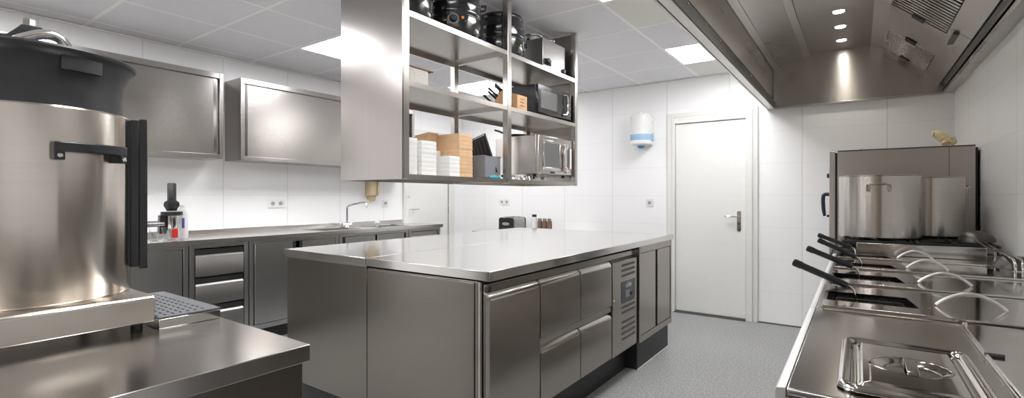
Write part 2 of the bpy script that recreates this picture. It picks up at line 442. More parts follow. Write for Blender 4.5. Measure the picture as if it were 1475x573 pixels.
# ------------------------------------------------------------------ left wall counter
FX = -4.08
t = thing('wall_worktop', 'long steel worktop with splashback along the left wall', 'worktop', (-4.35, 2.6, .86))
w = MB()
# tops with two sink openings (2.75-3.15, 3.42-3.80) between x -4.47 and -4.17
Y0, Y1, Y2, Y3, Y4, Y5 = -.4, 2.78, 3.18, 3.46, 3.86, 4.33
for a, b in ((Y0, Y1), (Y2, Y3), (Y4, Y5)): w.box(XL+.002, FX, a, b, .864, .90)
for a, b in ((Y1, Y2), (Y3, Y4)): w.box(XL+.002, -4.47, a, b, .864, .90).box(-4.16, FX, a, b, .864, .90)
part('top', w, ST_TOPY, t)
part('splashback', MB().box(XL+.001, XL+.016, Y0, 4.155, .90, .945), ST_TOPY, t, .002)
for a, b in ((Y1, Y2), (Y3, Y4)):
    sk = MB().box(-4.47, -4.465, a, b, .70, .897).box(-4.165, -4.16, a, b, .70, .897).box(-4.465, -4.165, a, a+.005, .70, .897).box(-4.465, -4.165, b-.005, b, .70, .897).box(-4.465, -4.165, a, b, .69, .70)
    bo = part('sink_bowl', sk, ST_DARK if False else ST_TOPY, t)
    part('drain', MB().lathe([(0, .702), (.03, .702), (.034, .700)], (-4.31, (a+b)/2, 0), 20), CHROME, bo)
    part('sink_rim', MB().tube([(-4.475, a-.005, .902), (-4.475, b+.005, .902), (-4.155, b+.005, .902), (-4.155, a-.005, .902)], .005, 8, True), ST_POL, t)
solid('drain_standpipe', MB().lathe([(0, 0), (.02, 0), (.018, .22), (.028, .235), (.03, .25), (.012, .262), (0, .262)], (-4.31, 3.53, .70), 20), WHITEP,
      'white plastic overflow pipe standing in the far sink bowl', 'pipe')
# tap
t = thing('mixer_tap', 'chrome swan neck mixer tap at the back of the left sink', 'tap', (-4.53, 3.30, .90))
part('base', MB().lathe([(0, .93), (.013, .93), (.016, .925), (.022, .915), (.026, .90), (0, .90)], (-4.53, 3.30, 0), 20).tube([(-4.53, 3.245, .93), (-4.53, 3.355, .93)], .014, 12), CHROME, t)
sp = [(-4.53, 3.30, .93), (-4.53, 3.30, 1.10)] + [(-4.53+.03-.03*math.cos(math.radians(a)), 3.30+.02*(1-math.cos(math.radians(a)))*.5, 1.10+.035*math.sin(math.radians(a))) for a in (30, 60, 90)] + \
     [(-4.45, 3.34, 1.15), (-4.36, 3.38, 1.165), (-4.335, 3.39, 1.16), (-4.32, 3.395, 1.145), (-4.312, 3.40, 1.105)]
part('spout', MB().tube(sp, .012, 12), CHROME, t)
for s in (-1, 1):
    cy = 3.30+s*.068
    hd = MB().lathe([(.009, 0), (.011, .01), (.02, .02), (.024, .035), (.018, .046), (0, .048)], seg=8, M=Matrix.Translation((-4.53, 3.30+s*.05, .935)) @ Matrix.Rotation(-s*1.15, 4, 'X'))
    part('tap_handle', hd, CHROME, t, smooth=60)

# cabinets below (front at X = FX-.02)
CX = FX-.025
def cab_shell(y0, y1, label, name='base_cabinet', zb=.115):
    t = thing(name, label, 'cabinet', (XL+.3, (y0+y1)/2, 0), 'steel base cabinets along the left wall')
    s = MB()
    s.box(XL+.01, CX-.02, y0+.002, y0+.012, zb, .862).box(XL+.01, CX-.02, y1-.012, y1-.002, zb, .862)
    s.box(XL+.01, CX-.02, y0+.012, y1-.012, zb, zb+.012).box(XL+.01, XL+.02, y0+.012, y1-.012, zb+.012, .862)
    part('carcass', s, ST_BACK, t)
    f = MB().box(CX-.02, CX, y0+.002, y0+.035, zb, .862).box(CX-.02, CX, y1-.035, y1-.002, zb, .862).box(CX-.02, CX, y0+.035, y1-.035, .835, .862).box(CX-.02, CX, y0+.035, y1-.035, zb, zb+.04)
    part('front_frame', f, ST_BACK, t, .0015)
    part('plinth', MB().box(CX-.10, CX-.07, y0+.002, y1-.002, 0, zb), PLINTH, t)
    return t
def cab_door(t, y0, y1, z0=.16, z1=.832, hinge=1, slot=True):
    dr = part('door', MB().box(CX-.016, CX+.002, y0+.004, y1-.004, z0, z1), ST_BACK, t, .003)
    if slot:
        ys = y1-.03 if hinge > 0 else y0+.004
        part('handle_recess', MB().box(CX-.014, CX+.0035, ys, ys+.026, z1-.16, z1-.002), SLOTD, dr)
tl = cab_shell(-.35, .55, 'steel base cabinet at the near left end, hidden behind the urn'); cab_door(tl, -.31, .51)
tl = cab_shell(.56, 1.595, 'steel base cabinet with plain doors left of the drawer stack'); cab_door(tl, .60, 1.07, hinge=1); cab_door(tl, 1.10, 1.555, slot=False)
td = cab_shell(1.60, 2.04, 'steel base cabinet with three drawers, second from the urn')
for k in range(3):
    zt = .83-.222*k
    dr = part('drawer', MB().prism([(CX-.02, zt-.052), (CX+.001, zt-.060), (CX+.003, zt-.064), (CX+.003, zt-.214), (CX-.02, zt-.214)], 'y', 1.642, 1.998), ST_BACK, td, .001)
    part('handle_channel', MB().box(CX-.02, CX-.014, 1.642, 1.998, zt-.05, zt-.008), ST_DARK, dr)  # shade of the recess put into the colour with darker steel
    part('handle_lip', MB().prism([(CX-.010, zt-.050), (CX+.006, zt-.062), (CX+.006, zt-.066), (CX-.010, zt-.056)], 'y', 1.645, 1.995), ST_LIP, dr)
tb = cab_shell(2.045, 2.90, 'steel base cabinet with two doors just right of the drawer stack'); cab_door(tb, 2.085, 2.455, hinge=1); cab_door(tb, 2.485, 2.86, hinge=-1, slot=True)
tb = cab_shell(2.905, 3.80, 'steel base cabinet below the tap and sink bowls'); cab_door(tb, 2.94, 3.34, hinge=-1); cab_door(tb, 3.36, 3.76)
tb = cab_shell(3.805, 4.31, 'steel base cabinet with drawers at the far end, by the white door')
for k in range(3):
    zt = .83-.222*k
    dr = part('drawer', MB().prism([(CX-.02, zt-.052), (CX+.001, zt-.060), (CX+.003, zt-.064), (CX+.003, zt-.214), (CX-.02, zt-.214)], 'y', 3.845, 4.27), ST_BACK, tb, .001)
    part('handle_channel', MB().box(CX-.02, CX-.008, 3.845, 4.27, zt-.05, zt-.004), ST_BACK, dr)
    part('handle_lip', MB().prism([(CX-.010, zt-.050), (CX+.006, zt-.062), (CX+.006, zt-.066), (CX-.010, zt-.056)], 'y', 3.845, 4.27), ST_LIP, dr)

# ------------------------------------------------------------------ wall cabinets
WX = -4.33
def wall_cab(y0, y1, z0, z1, splits, label):
    t = thing('wall_cabinet', label, 'cabinet', (XL+.15, (y0+y1)/2, z0), 'steel wall cabinets above the left worktop')
    s = MB().box(XL+.001, WX-.012, y0, y0+.012, z0, z1).box(XL+.001, WX-.012, y1-.012, y1, z0, z1)
    s.box(XL+.001, WX-.012, y0+.012, y1-.012, z0, z0+.015).box(XL+.001, WX-.012, y0+.012, y1-.012, z1-.015, z1).box(XL+.001, XL+.01, y0+.012, y1-.012, z0+.015, z1-.015)
    part('carcass', s, ST_WALLC, t)
    f = MB().box(WX-.012, WX, y0, y0+.03, z0, z1).box(WX-.012, WX, y1-.03, y1, z0, z1).box(WX-.012, WX, y0+.03, y1-.03, z1-.045, z1).box(WX-.012, WX, y0+.03, y1-.03, z0, z0+.035)
    part('front_frame', f, ST_WALLC, t, .002)
    for i, (a, b, e, hs) in enumerate(splits):
        dr = part('sliding_door', MB().box(WX-.034-e, WX-.022-e, a, b, z0+.03, z1-.04), ST_WALLC, t, .002)
        part('finger_grip', MB().box(WX-.022-e, WX-.0195-e, hs, hs+.022, z0+.04, z1-.05), ST_DARK if i % 2 == 0 else ST_POL, dr)
    return t
wall_cab(.05, 1.945, 1.545, 2.255, ((.06, 1.02, .014, .99), (.99, 1.94, 0, 1.875)), 'steel wall cabinet with sliding doors, partly behind the urn')
wall_cab(2.085, 4.10, 1.545, 2.255, ((2.09, 3.12, 0, 2.13), (3.08, 4.09, .014, 4.03)), 'steel wall cabinet with sliding doors, reaching behind the hanging shelf')
solid('flat_box', MB().box(-4.58, -4.34, 3.70, 4.09, 2.2555, 2.31), ORANGE, 'orange red flat box lying on the far wall cabinet', 'box', bevel=.003)

# ------------------------------------------------------------------ island
IX0, IXM, IX1, IY0, IY1, IZ = -2.80, -2.045, -1.245, 1.60, 4.09, .917
t = thing('island_worktop', 'large mirror-like steel worktop of the central island', 'worktop', ((IX0+IX1)/2, 2.8, .877))
part('top_panel', MB().box(IX0, IXM-.002, IY0, IY1, .877, IZ), ST_TOP, t, .0012)
part('top_panel', MB().box(IXM+.002, IX1, IY0, IY1, .877, IZ), ST_TOP, t, .0012)
# left cabinet of the island
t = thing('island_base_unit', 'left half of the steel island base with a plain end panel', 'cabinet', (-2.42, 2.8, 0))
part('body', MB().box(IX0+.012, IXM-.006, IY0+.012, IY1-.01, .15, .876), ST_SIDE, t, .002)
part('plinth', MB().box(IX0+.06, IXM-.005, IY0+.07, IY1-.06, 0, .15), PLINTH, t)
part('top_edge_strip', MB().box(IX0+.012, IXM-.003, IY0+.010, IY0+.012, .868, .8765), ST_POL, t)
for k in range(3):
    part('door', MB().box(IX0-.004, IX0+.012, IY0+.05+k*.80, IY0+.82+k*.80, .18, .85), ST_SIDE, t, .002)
# refrigerated counter
FXI = -1.27
t = thing('refrigerated_counter', 'steel refrigerated counter with door, drawers and vented panel, right side of the island', 'refrigerator', (-1.65, 2.46, 0))
FY0, FY1 = 1.612, 3.335
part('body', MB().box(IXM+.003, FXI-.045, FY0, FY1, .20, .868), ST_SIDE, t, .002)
part('gap_shade_sheet', MB().box(FXI-.0445, FXI-.0415, FY0+.02, FY1-.003, .205, .872), SLOTD, t)  # dark sheet painting the shade seen between doors and drawers
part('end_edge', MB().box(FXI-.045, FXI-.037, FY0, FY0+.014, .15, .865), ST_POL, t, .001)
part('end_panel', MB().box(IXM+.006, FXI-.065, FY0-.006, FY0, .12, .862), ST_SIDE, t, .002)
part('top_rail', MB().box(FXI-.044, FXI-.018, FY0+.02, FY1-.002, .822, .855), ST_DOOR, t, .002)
part('plinth', MB().box(IXM+.02, -1.36, FY0+.08, FY1-.002, 0, .20), PLINTH, t)
def fridge_front(y0, y1, z0, z1, name):
    pts = [(FXI-.040, z0), (FXI, z0), (FXI, z1-.040), (FXI-.006, z1-.028), (FXI-.034, z1-.002), (FXI-.040, z1)]
    o = part(name, MB().prism(pts, 'y', y0, y1), ST_DOOR, t, .0025)
    part('grip_lip', MB().prism([(FXI-.001, z1-.041), (FXI+.0015, z1-.041), (FXI-.004, z1-.026), (FXI-.031, z1-.002), (FXI-.033, z1-.004)], 'y', y0+.006, y1-.006), ST_POL, o)
    return o
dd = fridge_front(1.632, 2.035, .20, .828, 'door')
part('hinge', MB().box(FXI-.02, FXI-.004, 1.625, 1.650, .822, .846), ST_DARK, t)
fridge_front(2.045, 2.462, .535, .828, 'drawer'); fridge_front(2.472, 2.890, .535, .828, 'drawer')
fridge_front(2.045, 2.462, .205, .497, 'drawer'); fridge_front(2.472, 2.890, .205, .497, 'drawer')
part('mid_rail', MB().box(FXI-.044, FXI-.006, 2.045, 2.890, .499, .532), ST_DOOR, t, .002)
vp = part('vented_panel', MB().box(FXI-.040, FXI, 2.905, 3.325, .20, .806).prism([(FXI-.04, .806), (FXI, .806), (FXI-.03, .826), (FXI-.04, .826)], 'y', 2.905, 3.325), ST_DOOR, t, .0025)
def louvres(z0, n, dz):
    for k in range(n):
        z = z0+k*dz
        part('louvre', MB().prism([(3.055, z-.008), (3.275, z-.008), (3.283, z), (3.275, z+.008), (3.055, z+.008), (3.047, z)], 'x', FXI, FXI+.0012), CUTG, vp)
louvres(.705, 3, .034); louvres(.46, 3, .034); louvres(.285, 4, .037)
cp = part('control_plate', MB().box(FXI, FXI+.003, 3.045, 3.285, .53, .665), DISP, vp, .001, label='blue grey control plate with a brand name')
text_mesh('lettering', 'tulifer', .046, ST_POL, cp, face_matrix((FXI+.0036, 3.165, .635), (0, 1, 0), (0, 0, 1)))
part('rocker_switch', MB().box(FXI+.003, FXI+.010, 3.10, 3.165, .555, .60), GREYP, cp, .002)
part('dial', MB().lathe([(0, .014), (.018, .014), (.021, .003)], M=Matrix.Translation((FXI, 3.205, .578)) @ Matrix.Rotation(PI/2, 4, 'Y'), seg=20), BLACKP, cp)
part('screw', MB().lathe([(0, .003), (.006, .003), (.007, 0)], M=Matrix.Translation((FXI, 2.925, .56)) @ Matrix.Rotation(PI/2, 4, 'Y'), seg=10), ST_POL, vp)
# far cupboard on the right of the island
t = thing('island_cupboard', 'two-door steel cupboard at the far right end of the island', 'cabinet', (-1.65, 3.71, 0))
part('body', MB().box(IXM+.003, FXI-.018, 3.342, 4.072, .19, .876), ST_SIDE, t, .002)
part('front_frame', MB().box(FXI-.018, FXI+.012, 3.342, 3.372, .19, .876).box(FXI-.018, FXI+.012, 4.045, 4.072, .19, .876).box(FXI-.018, FXI+.012, 3.372, 4.045, .825, .876).box(FXI-.018, FXI+.012, 3.372, 4.045, .19, .235), ST_DOOR, t, .002)
for a, b in ((3.376, 3.690), (3.735, 4.042)):
    part('door', MB().box(FXI-.016, FXI+.008, a, b, .238, .822), ST_DOOR, t, .002)
part('door_gap', MB().box(FXI-.017, FXI-.012, 3.690, 3.735, .238, .822), SLOTD, t)  # dark sheet in place of the shade between the two doors
part('plinth', MB().box(IXM+.02, -1.277, 3.345, 4.03, 0, .19), PLINTH, t)

part('floor_seal', MB().box(-1.277, -1.271, 3.345, 4.03, 0, .004), WHITEP, t)

# on the island
TZ = .80
t = thing('side_table', 'low steel side table at the back wall, hidden behind the island', 'table', (-3.2, 5.0, 0))
part('top', MB().box(-3.95, -2.55, 4.72, 5.285, TZ-.03, TZ), ST_TOPY, t, .002)
for x in (-3.92, -2.58):
    for y in (4.75, 5.25):
        part('leg', MB().box(x-.018, x+.018, y-.018, y+.018, 0, TZ-.03), ST_POL, t, .002)
part('lower_shelf', MB().box(-3.90, -2.60, 4.77, 5.23, .20, .22), ST_TOPY, t)
t = thing('toaster', 'steel toaster with a black end by the back wall, showing just over the island edge', 'toaster', (-3.52, 5.0, TZ))
part('body', MB().prism([(-3.625, TZ+.012), (-3.420, TZ+.012), (-3.416, TZ+.03), (-3.416, TZ+.150), (-3.432, TZ+.168), (-3.612, TZ+.168), (-3.628, TZ+.150), (-3.628, TZ+.03)], 'y', 4.875, 5.115), ST_BOX, t, .004)
for a, b in ((4.85, 4.875), (5.115, 5.135)):
    part('end_cap', MB().prism([(-3.628, TZ+.004), (-3.416, TZ+.004), (-3.412, TZ+.03), (-3.412, TZ+.152), (-3.430, TZ+.172), (-3.614, TZ+.172), (-3.632, TZ+.152), (-3.632, TZ+.03)], 'y', a, b), BLACKP, t, .005)
part('badge', MB().lathe([(0, .003), (.052, .003), (.055, 0)], M=Matrix.Translation((-3.525, 4.85, TZ+.095)) @ Matrix.Rotation(PI/2, 4, 'X') @ Matrix.Scale(.34, 4, (0, 1, 0)), seg=28), ST_LIP, t, label='pale oval lever plate')
for x in (-3.575, -3.475):
    part('bread_slot', MB().box(x-.014, x+.014, 4.90, 5.09, TZ+.1675, TZ+.1695), SLOTD, t)
part('warming_rack', MB().tube([(-3.60, 4.92, TZ+.178), (-3.44, 4.92, TZ+.178), (-3.44, 5.07, TZ+.178), (-3.60, 5.07, TZ+.178)], .003, 6, True), ST_POL, t)
for i, (x, y, r, h, mt, lid, lab) in enumerate((
    (-3.235, 5.05, .033, .205, GLASS, BLACKP, 'clear glass jar with a black lid by the back wall, tallest of the jars'),
    (-3.160, 5.06, .030, .160, SPICE, CHROME, 'brown spice jar right beside the black-lidded jar by the back wall'),
    (-3.092, 5.06, .030, .160, SPICE, CHROME, 'brown spice jar in the middle of the three by the back wall'),
    (-3.024, 5.06, .030, .160, SPICE, CHROME, 'brown spice jar at the right end of the jar row by the back wall'))):
    t = thing('spice_jar' if i else 'glass_jar', lab, 'jar', (x, y, TZ))
    part('jar', MB().lathe([(0, 0), (r, 0), (r*1.02, .01), (r*1.02, h*.76), (r*.8, h*.86), (r*.8, h*.92), (0, h*.92)], (x, y, TZ), 20), mt, t)
    part('lid', MB().lathe([(r*.85, h*.88), (r*.85, h+.006), (0, h+.008)], (x, y, TZ), 20), lid, t)

# ------------------------------------------------------------------ hanging shelf above the island
SX0, SX1, SY0, SYM, SY1, SZ0 = -2.22, -1.75, 1.58, 2.45, 3.31, 1.313
t = thing('hanging_shelf', 'three-tier steel shelf unit hanging from the ceiling above the island', 'shelf', ((SX0+SX1)/2, 2.45, SZ0))
part('end_panel', MB().box(SX0, SX1-.001, SY0, SY0+.012, SZ0, ZC-.006), ST_SHPAN, t, .001)
part('post', MB().box(SX1-.04, SX1, SY0+.012, SY0+.045, SZ0, ZC-.006), ST_SHELF, t, .002)
part('end_panel', MB().box(SX0, SX1-.04, SY1+.02, SY1+.03, SZ0, ZC-.006), ST_SHPAN, t, .001)
part('post', MB().box(SX1-.04, SX1, SY1, SY1+.035, SZ0, ZC-.006), ST_SHELF, t, .002)
part('post', MB().box(SX1-.038, SX1+.001, SYM-.02, SYM+.02, SZ0, ZC-.006), ST_SHELF, t, .002)
part('post', MB().box(SX0, SX0+.035, SYM-.02, SYM+.02, SZ0, ZC-.006), ST_SHELF, t, .002)
part('post', MB().box(SX0, SX0+.03, SY1-.012, SY1+.02, SZ0, ZC-.006), ST_SHELF, t, .002)
for z1, z0 in ((1.338, 1.313), (1.787, 1.76), (2.124, 2.097)):
    s = MB().box(SX0+.004, SX1-.004, SY0+.014, SY1+.018, z1-.004, z1)
    s.box(SX1-.006, SX1-.002, SY0+.045, SYM-.02, z0, z1-.004).box(SX1-.006, SX1-.002, SYM+.02, SY1, z0, z1-.004).box(SX0+.002, SX0+.006, SY0+.014, SY1+.018, z0, z1-.004)
    s.box(SX0+.006, SX1-.04, SY1-.004, SY1+.016, z0, z1-.004).box(SX0+.006, SX1-.006, SYM-.015, SYM+.015, z0+.004, z1-.004)
    part('shelf_board', s, ST_SHELF, t)

Z1, Z2, Z3 = 1.338, 1.787, 2.124
# soup kettles
def kettle(x, y, ang, label, r=.165):
    t = thing('soup_kettle', label, 'soup kettle', (x, y, Z3), 'black soup kettles on the top shelf')
    c = (x, y, Z3)
    part('body', MB().lathe([(0, 0), (r*.80, 0), (r*.87, .012), (r*.95, .04), (r*.985, .10), (r*.99, .125), (r*.965, .130), (r*.965, .138), (r*.99, .143), (r, .16), (r*.97, .20), (r*.985, .205), (r*.965, .215), (r*.90, .262), (r*.93, .27), (r*.93, .28), (0, .28)], c, 48), BLACKG, t, smooth=40)
    part('lid', MB().lathe([(r*.91, .281), (r*.90, .292), (r*.5, .318), (r*.12, .325), (r*.12, .336), (0, .338)], c, 40), BLACKG, t)
    M = Matrix.Translation(c) @ Matrix.Rotation(math.radians(ang), 4, 'Z')
    rr = r*.935
    Mk = M @ Matrix.Translation((rr+.004, 0, .100)) @ Matrix.Rotation(PI/2, 4, 'Y')
    part('dial', MB().lathe([(.022, .004), (.022, .010), (.015, .014), (.013, .028), (0, .028)], seg=24, M=Mk), BLACKP, t)
    part('dial_ring', MB().lathe([(.030, 0), (.031, .0075), (.024, .0095), (.022, .004)], seg=24, M=Mk), GREYP, t)
    Mo = M @ Matrix.Rotation(math.radians(18), 4, 'Z') @ Matrix.Translation((rr+.008, 0, .110)) @ Matrix.Rotation(PI/2, 4, 'Y')
    part('indicator', MB().lathe([(.008, 0), (.008, .006), (0, .008)], seg=16, M=Mo), ORANGEL, t, label='orange indicator lamp')
    Ml = M @ Matrix.Rotation(math.radians(18), 4, 'Z') @ Matrix.Translation((rr+.004, 0, .095)) @ Matrix.Rotation(math.radians(-8), 4, 'Y')
    part('badge', MB().box(-.002, .0025, -.022, .022, -.003, .003, Ml), GREYP, t)
    Ms = M @ Matrix.Rotation(math.radians(-17), 4, 'Z') @ Matrix.Translation((rr+.004, 0, .097))
    part('warning_sticker', MB().prism([(-.009, -.007), (.009, -.007), (0, .009)], 'x', 0, .0035, Ms), YELL, t, label='yellow triangular sticker')
    for s in (-1, 1):
        Mh = M @ Matrix.Rotation(s*PI/2, 4, 'Z')
        part('side_handle', MB().tube([(r*.97, -.04, .22), (r+.022, -.035, .225), (r+.022, .035, .225), (r*.97, .04, .22)], .007, 8, M=Mh), BLACKP, t)
kettle(-1.965, 1.78, -60, 'black soup kettle at the left end of the top shelf')
kettle(-1.950, 2.16, -48, 'black soup kettle with its dial showing, left of the middle shelf post')
kettle(-1.955, 2.63, 20, 'black soup kettle partly behind the middle shelf post')
# bain-marie
t = thing('bain_marie', 'steel bain-marie with two round inserts on the top shelf', 'bain-marie', (-1.95, 3.07, Z3))
part('housing', MB().box(-2.07, -1.80, 2.92, 3.235, Z3+.018, 2.348), ST_BOX, t, .003)
for x in (-2.04, -1.83):
    for y in (2.95, 3.205):
        part('foot', MB().lathe([(0, 0), (.012, 0), (.012, .02), (0, .02)], (x, y, Z3), 12), BLACKP, t)
for i, (x, y, r) in enumerate(((-1.945, 3.0, .075), (-1.90, 3.165, .05))):
    part('insert_pot', MB().lathe([(r*.97, 0), (r*.97, .035), (r*1.08, .040), (r*1.1, .045), (r*1.05, .05), (0, .052)], (x, y, 2.346), 32), ST_POL, t)
part('control_box', MB().box(-1.801, -1.790, 2.945, 3.02, 2.165, 2.205), SLOTD, t)
part('dial', MB().lathe([(.020, 0), (.020, .016), (.012, .022), (0, .022)], M=Matrix.Translation((-1.790, 2.965, 2.186)) @ Matrix.Rotation(PI/2, 4, 'Y'), seg=20), BLACKP, t)
part('label_plate', MB().box(-1.80, -1.797, 3.03, 3.10, 2.165, 2.195), WHITEP, t)
part('side_dial', MB().lathe([(.018, 0), (.018, .014), (0, .018)], M=Matrix.Translation((-1.80, 3.21, 2.165)) @ Matrix.Rotation(PI/2, 4, 'Y'), seg=20), BLACKP, t)
solid('tap_knob', MB().lathe([(0, 0), (.018, 0), (.02, .02), (.008, .026), (.012, .04), (0, .045)], (-1.84, 2.56, Z3), 16), CHROME, 'small shiny knob beside the middle post on the top shelf', 'knob')

# middle shelf
t = thing('speckled_box', 'speckled pale box with a thin dark lid, left end of the middle shelf', 'box', (-1.9, 1.70, Z2))
part('box', MB().box(-2.02, -1.80, 1.60, 1.80, Z2, Z2+.085), STONE, t, .002)
part('lid', MB().box(-2.03, -1.795, 1.598, 1.835, Z2+.085, Z2+.091), BROWN, t, .001)
t = thing('knife_block', 'tan wooden knife block on the middle shelf beside the black microwave', 'knife block', (-1.85, 2.6, Z2))
blk = [(-1.975, Z2), (-1.757, Z2), (-1.757, Z2+.090), (-1.80, Z2+.102), (-1.885, Z2+.130), (-1.975, Z2+.025)]
part('block', MB().prism(blk, 'y', 2.545, 2.655), WOOD, t, .002)
for k in range(3):
    part('slot', MB().box(-1.757, -1.7562, 2.575, 2.625, Z2+.022+k*.022, Z2+.026+k*.022), SLOTD, t)
ks = 0
for (a, b, L, nm) in ((0.2, 2.565, .115, 'lowest'), (.42, 2.60, .125, ''), (.62, 2.57, .115, ''), (.8, 2.625, .12, ''), (.93, 2.60, .11, '')):
    px = -1.975+.09*a; pz = Z2+.025+.105*a
    dx, dz = -.76, .65
    lab = ['short black knife handle low in the wooden block', 'second black knife handle up the wooden block', 'black knife handle in the middle of the wooden block', 'black knife handle near the top of the wooden block', 'topmost black knife handle in the wooden block'][ks]
    kt = thing('kitchen_knife', lab, 'knife', (px, b, pz), 'knives in the wooden block'); ks += 1
    part('blade', MB().box(px-.006, px+.0, b-.001, b+.001, pz+.0, pz+.006), ST_POL, kt)
    q = [(px+dx*s, b, pz+dz*s) for s in (-.002, .02, L*.6, L)]
    part('handle', MB().tube(q, [.008, .0095, .008, .0095], 8), BLACKP, kt)
def microwave(z0, z1, y0, y1, xf, xb, body, front, label, kind):
    t = thing('microwave_oven', label, 'microwave', ((xf+xb)/2, (y0+y1)/2, z0-.016))
    part('housing', MB().box(xb, xf-.025, y0, y1, z0, z1), body, t, .004)
    ff = part('front_panel', MB().box(xf-.025, xf, y0, y1, z0, z1), front, t, .006)
    for x in (xb+.04, xf-.06):
        for y in (y0+.04, y1-.04):
            part('foot', MB().lathe([(0, 0), (.014, 0), (.014, .017), (0, .017)], (x, y, z0-.016), 12), BLACKP, t)
    return t, ff
t, ff = microwave(Z2+.018, 2.005, 2.825, 3.29, -1.775, -2.12, BLACKP, BLACKG, 'black microwave with a bright handle on the middle shelf', 'b')
part('window', MB().box(-1.775, -1.7735, 2.855, 3.075, 1.842, 1.968), GLASSG, ff, .002)
part('door_handle', MB().tube([(-1.775, 3.17, 1.975), (-1.755, 3.185, 1.975), (-1.752, 3.195, 1.96), (-1.752, 3.195, 1.85), (-1.755, 3.185, 1.832), (-1.775, 3.17, 1.832)], .009, 10), ST_POL, t)
part('handle_recess', MB().box(-1.775, -1.7735, 3.085, 3.18, 1.83, 1.975), GLASSD, ff, .001)
for k, z in enumerate((1.95, 1.92, 1.89, 1.86, 1.835)):
    part('button', MB().lathe([(0, .004), (.006, .004), (.007, 0)], M=Matrix.Translation((-1.775, 3.25, z)) @ Matrix.Rotation(PI/2, 4, 'Y'), seg=12), GREYP, ff)
# steel microwave
t, ff = microwave(1.385, 1.655, 2.82, 3.30, -1.77, -2.14, ST_POT, ST_POT, 'steel microwave with a square window on the bottom shelf', 's')
wf = MB().box(-1.771, -1.765, 2.875, 3.125, 1.605, 1.625).box(-1.771, -1.765, 2.875, 3.125, 1.412, 1.435).box(-1.771, -1.765, 2.875, 2.895, 1.435, 1.605).box(-1.771, -1.765, 3.105, 3.125, 1.435, 1.605)
part('window_frame', wf, ST_POL, ff, .003)
part('window', MB().box(-1.7695, -1.768, 2.895, 3.105, 1.435, 1.605), GLASSG, ff)
part('control_strip', MB().box(-1.77, -1.7675, 3.225, 3.25, 1.43, 1.60), DISP, ff)
part('control_label', MB().box(-1.77, -1.7675, 3.258, 3.28, 1.44, 1.59), WHITEP, ff)
part('red_key', MB().box(-1.7675, -1.766, 3.226, 3.249, 1.45, 1.463), RED, ff)
for z in (1.595, 1.425):
    part('dial', MB().lathe([(0, .014), (.018, .014), (.022, 0)], M=Matrix.Translation((-1.77, 3.195, z)) @ Matrix.Rotation(PI/2, 4, 'Y'), seg=24), ST_POL, ff)
part('door_handle', MB().box(-1.77, -1.745, 3.138, 3.152, 1.41, 1.61), ST_POL, ff, .004)
part('badge', MB().box(-1.77, -1.768, 2.975, 3.03, 1.394, 1.407), BLACKP, ff)

# bottom shelf boxes
def clam(mat, name, cat, x0, x1, y0, y1, n, h, label, group, z=Z1):
    """stack of hinged take-away boxes: base tray and lid per box"""
    def cell(zz, lab):
        t = thing(name, lab, cat, ((x0+x1)/2, (y0+y1)/2, zz), group)
        s = .006
        def tray(za, zb, a, b):
            P = [(x0+a, y0+a, za), (x1-a, y0+a, za), (x1-a, y1-a, za), (x0+a, y1-a, za), (x0+b, y0+b, zb), (x1-b, y0+b, zb), (x1-b, y1-b, zb), (x0+b, y1-b, zb)]
            return MB().add(P, [(0, 3, 2, 1), (4, 5, 6, 7), (0, 1, 5, 4), (1, 2, 6, 5), (2, 3, 7, 6), (3, 0, 4, 7)])
        part('box_base', tray(zz, zz+h*.5, .0012, 0), mat, t)
        part('box_lid', tray(zz+h*.5, zz+h*.985, 0, .0015), mat, t)
        return t
    first = cell(z, label[0])
    for k in range(1, n):
        copy_tree(first, (first.location.x + random.uniform(-.001, .001), first.location.y, z+h*k), label[1] if k == n-1 else label[2])
def slablabels(col, where):
    return ('%s box %s, lowest of its stack' % (col, where), '%s box %s, topmost of its stack' % (col, where), '%s box %s, inside its stack' % (col, where))
clam(FOAM, 'foam_box', 'box', -2.02, -1.81, 1.60, 1.735, 6, .031, slablabels('white foam takeaway', 'against the left end of the bottom shelf'), 'white foam boxes, leftmost stack')
clam(FOAM, 'foam_box', 'box', -1.985, -1.81, 1.765, 1.872, 8, .0225, slablabels('white foam takeaway', 'in the second stack from the shelf end'), 'white foam boxes, second stack')
clam(FOAM, 'foam_box', 'box', -1.905, -1.79, 1.950, 2.034, 5, .0225, slablabels('small white foam takeaway', 'in the low stack'), 'small white foam boxes, low stack')
clam(KRAFT, 'kraft_box', 'box', -2.06, -1.80, 2.040, 2.155, 11, .0222, slablabels('brown kraft takeaway', 'beside the white bucket on the shelf'), 'brown kraft boxes in a stack')
solid('kraft_box', MB().prism([(-2.13, 1.50), (-2.00, 1.49), (-1.95, 1.59), (-2.06, 1.578)], 'y', 1.955, 2.035), KRAFT, 'brown kraft takeaway box leaning open beside the top of the brown stack', 'box', bevel=.002)
solid('foam_box', MB().box(-2.12, -1.93, 1.95, 2.03, Z1, 1.488), FOAM, 'tall white foam carton behind the low foam stack', 'box', bevel=.004)
t = thing('plastic_bucket', 'white plastic bucket with a black strap on the bottom shelf', 'bucket', (-2.08, 2.53, Z1))
part('bucket', MB().lathe([(0, 0), (.080, 0), (.088, .12), (.092, .19), (0, .19)], (-2.08, 2.45, Z1), 32), BUCKW, t)
part('dome_cover', MB().lathe([(.092, .19), (.088, .215), (.065, .255), (.03, .275), (0, .278)], (-2.08, 2.45, Z1), 32), BUCKW, t)
part('strap', MB().lathe([(.091, .150), (.094, .150), (.0955, .165), (.0925, .165)], (-2.08, 2.45, Z1), 32), BLACKP, t, label='black strap')
Mb = Matrix.Translation((-2.08, 2.45, Z1)) @ Matrix.Rotation(math.radians(-28), 4, 'Z')
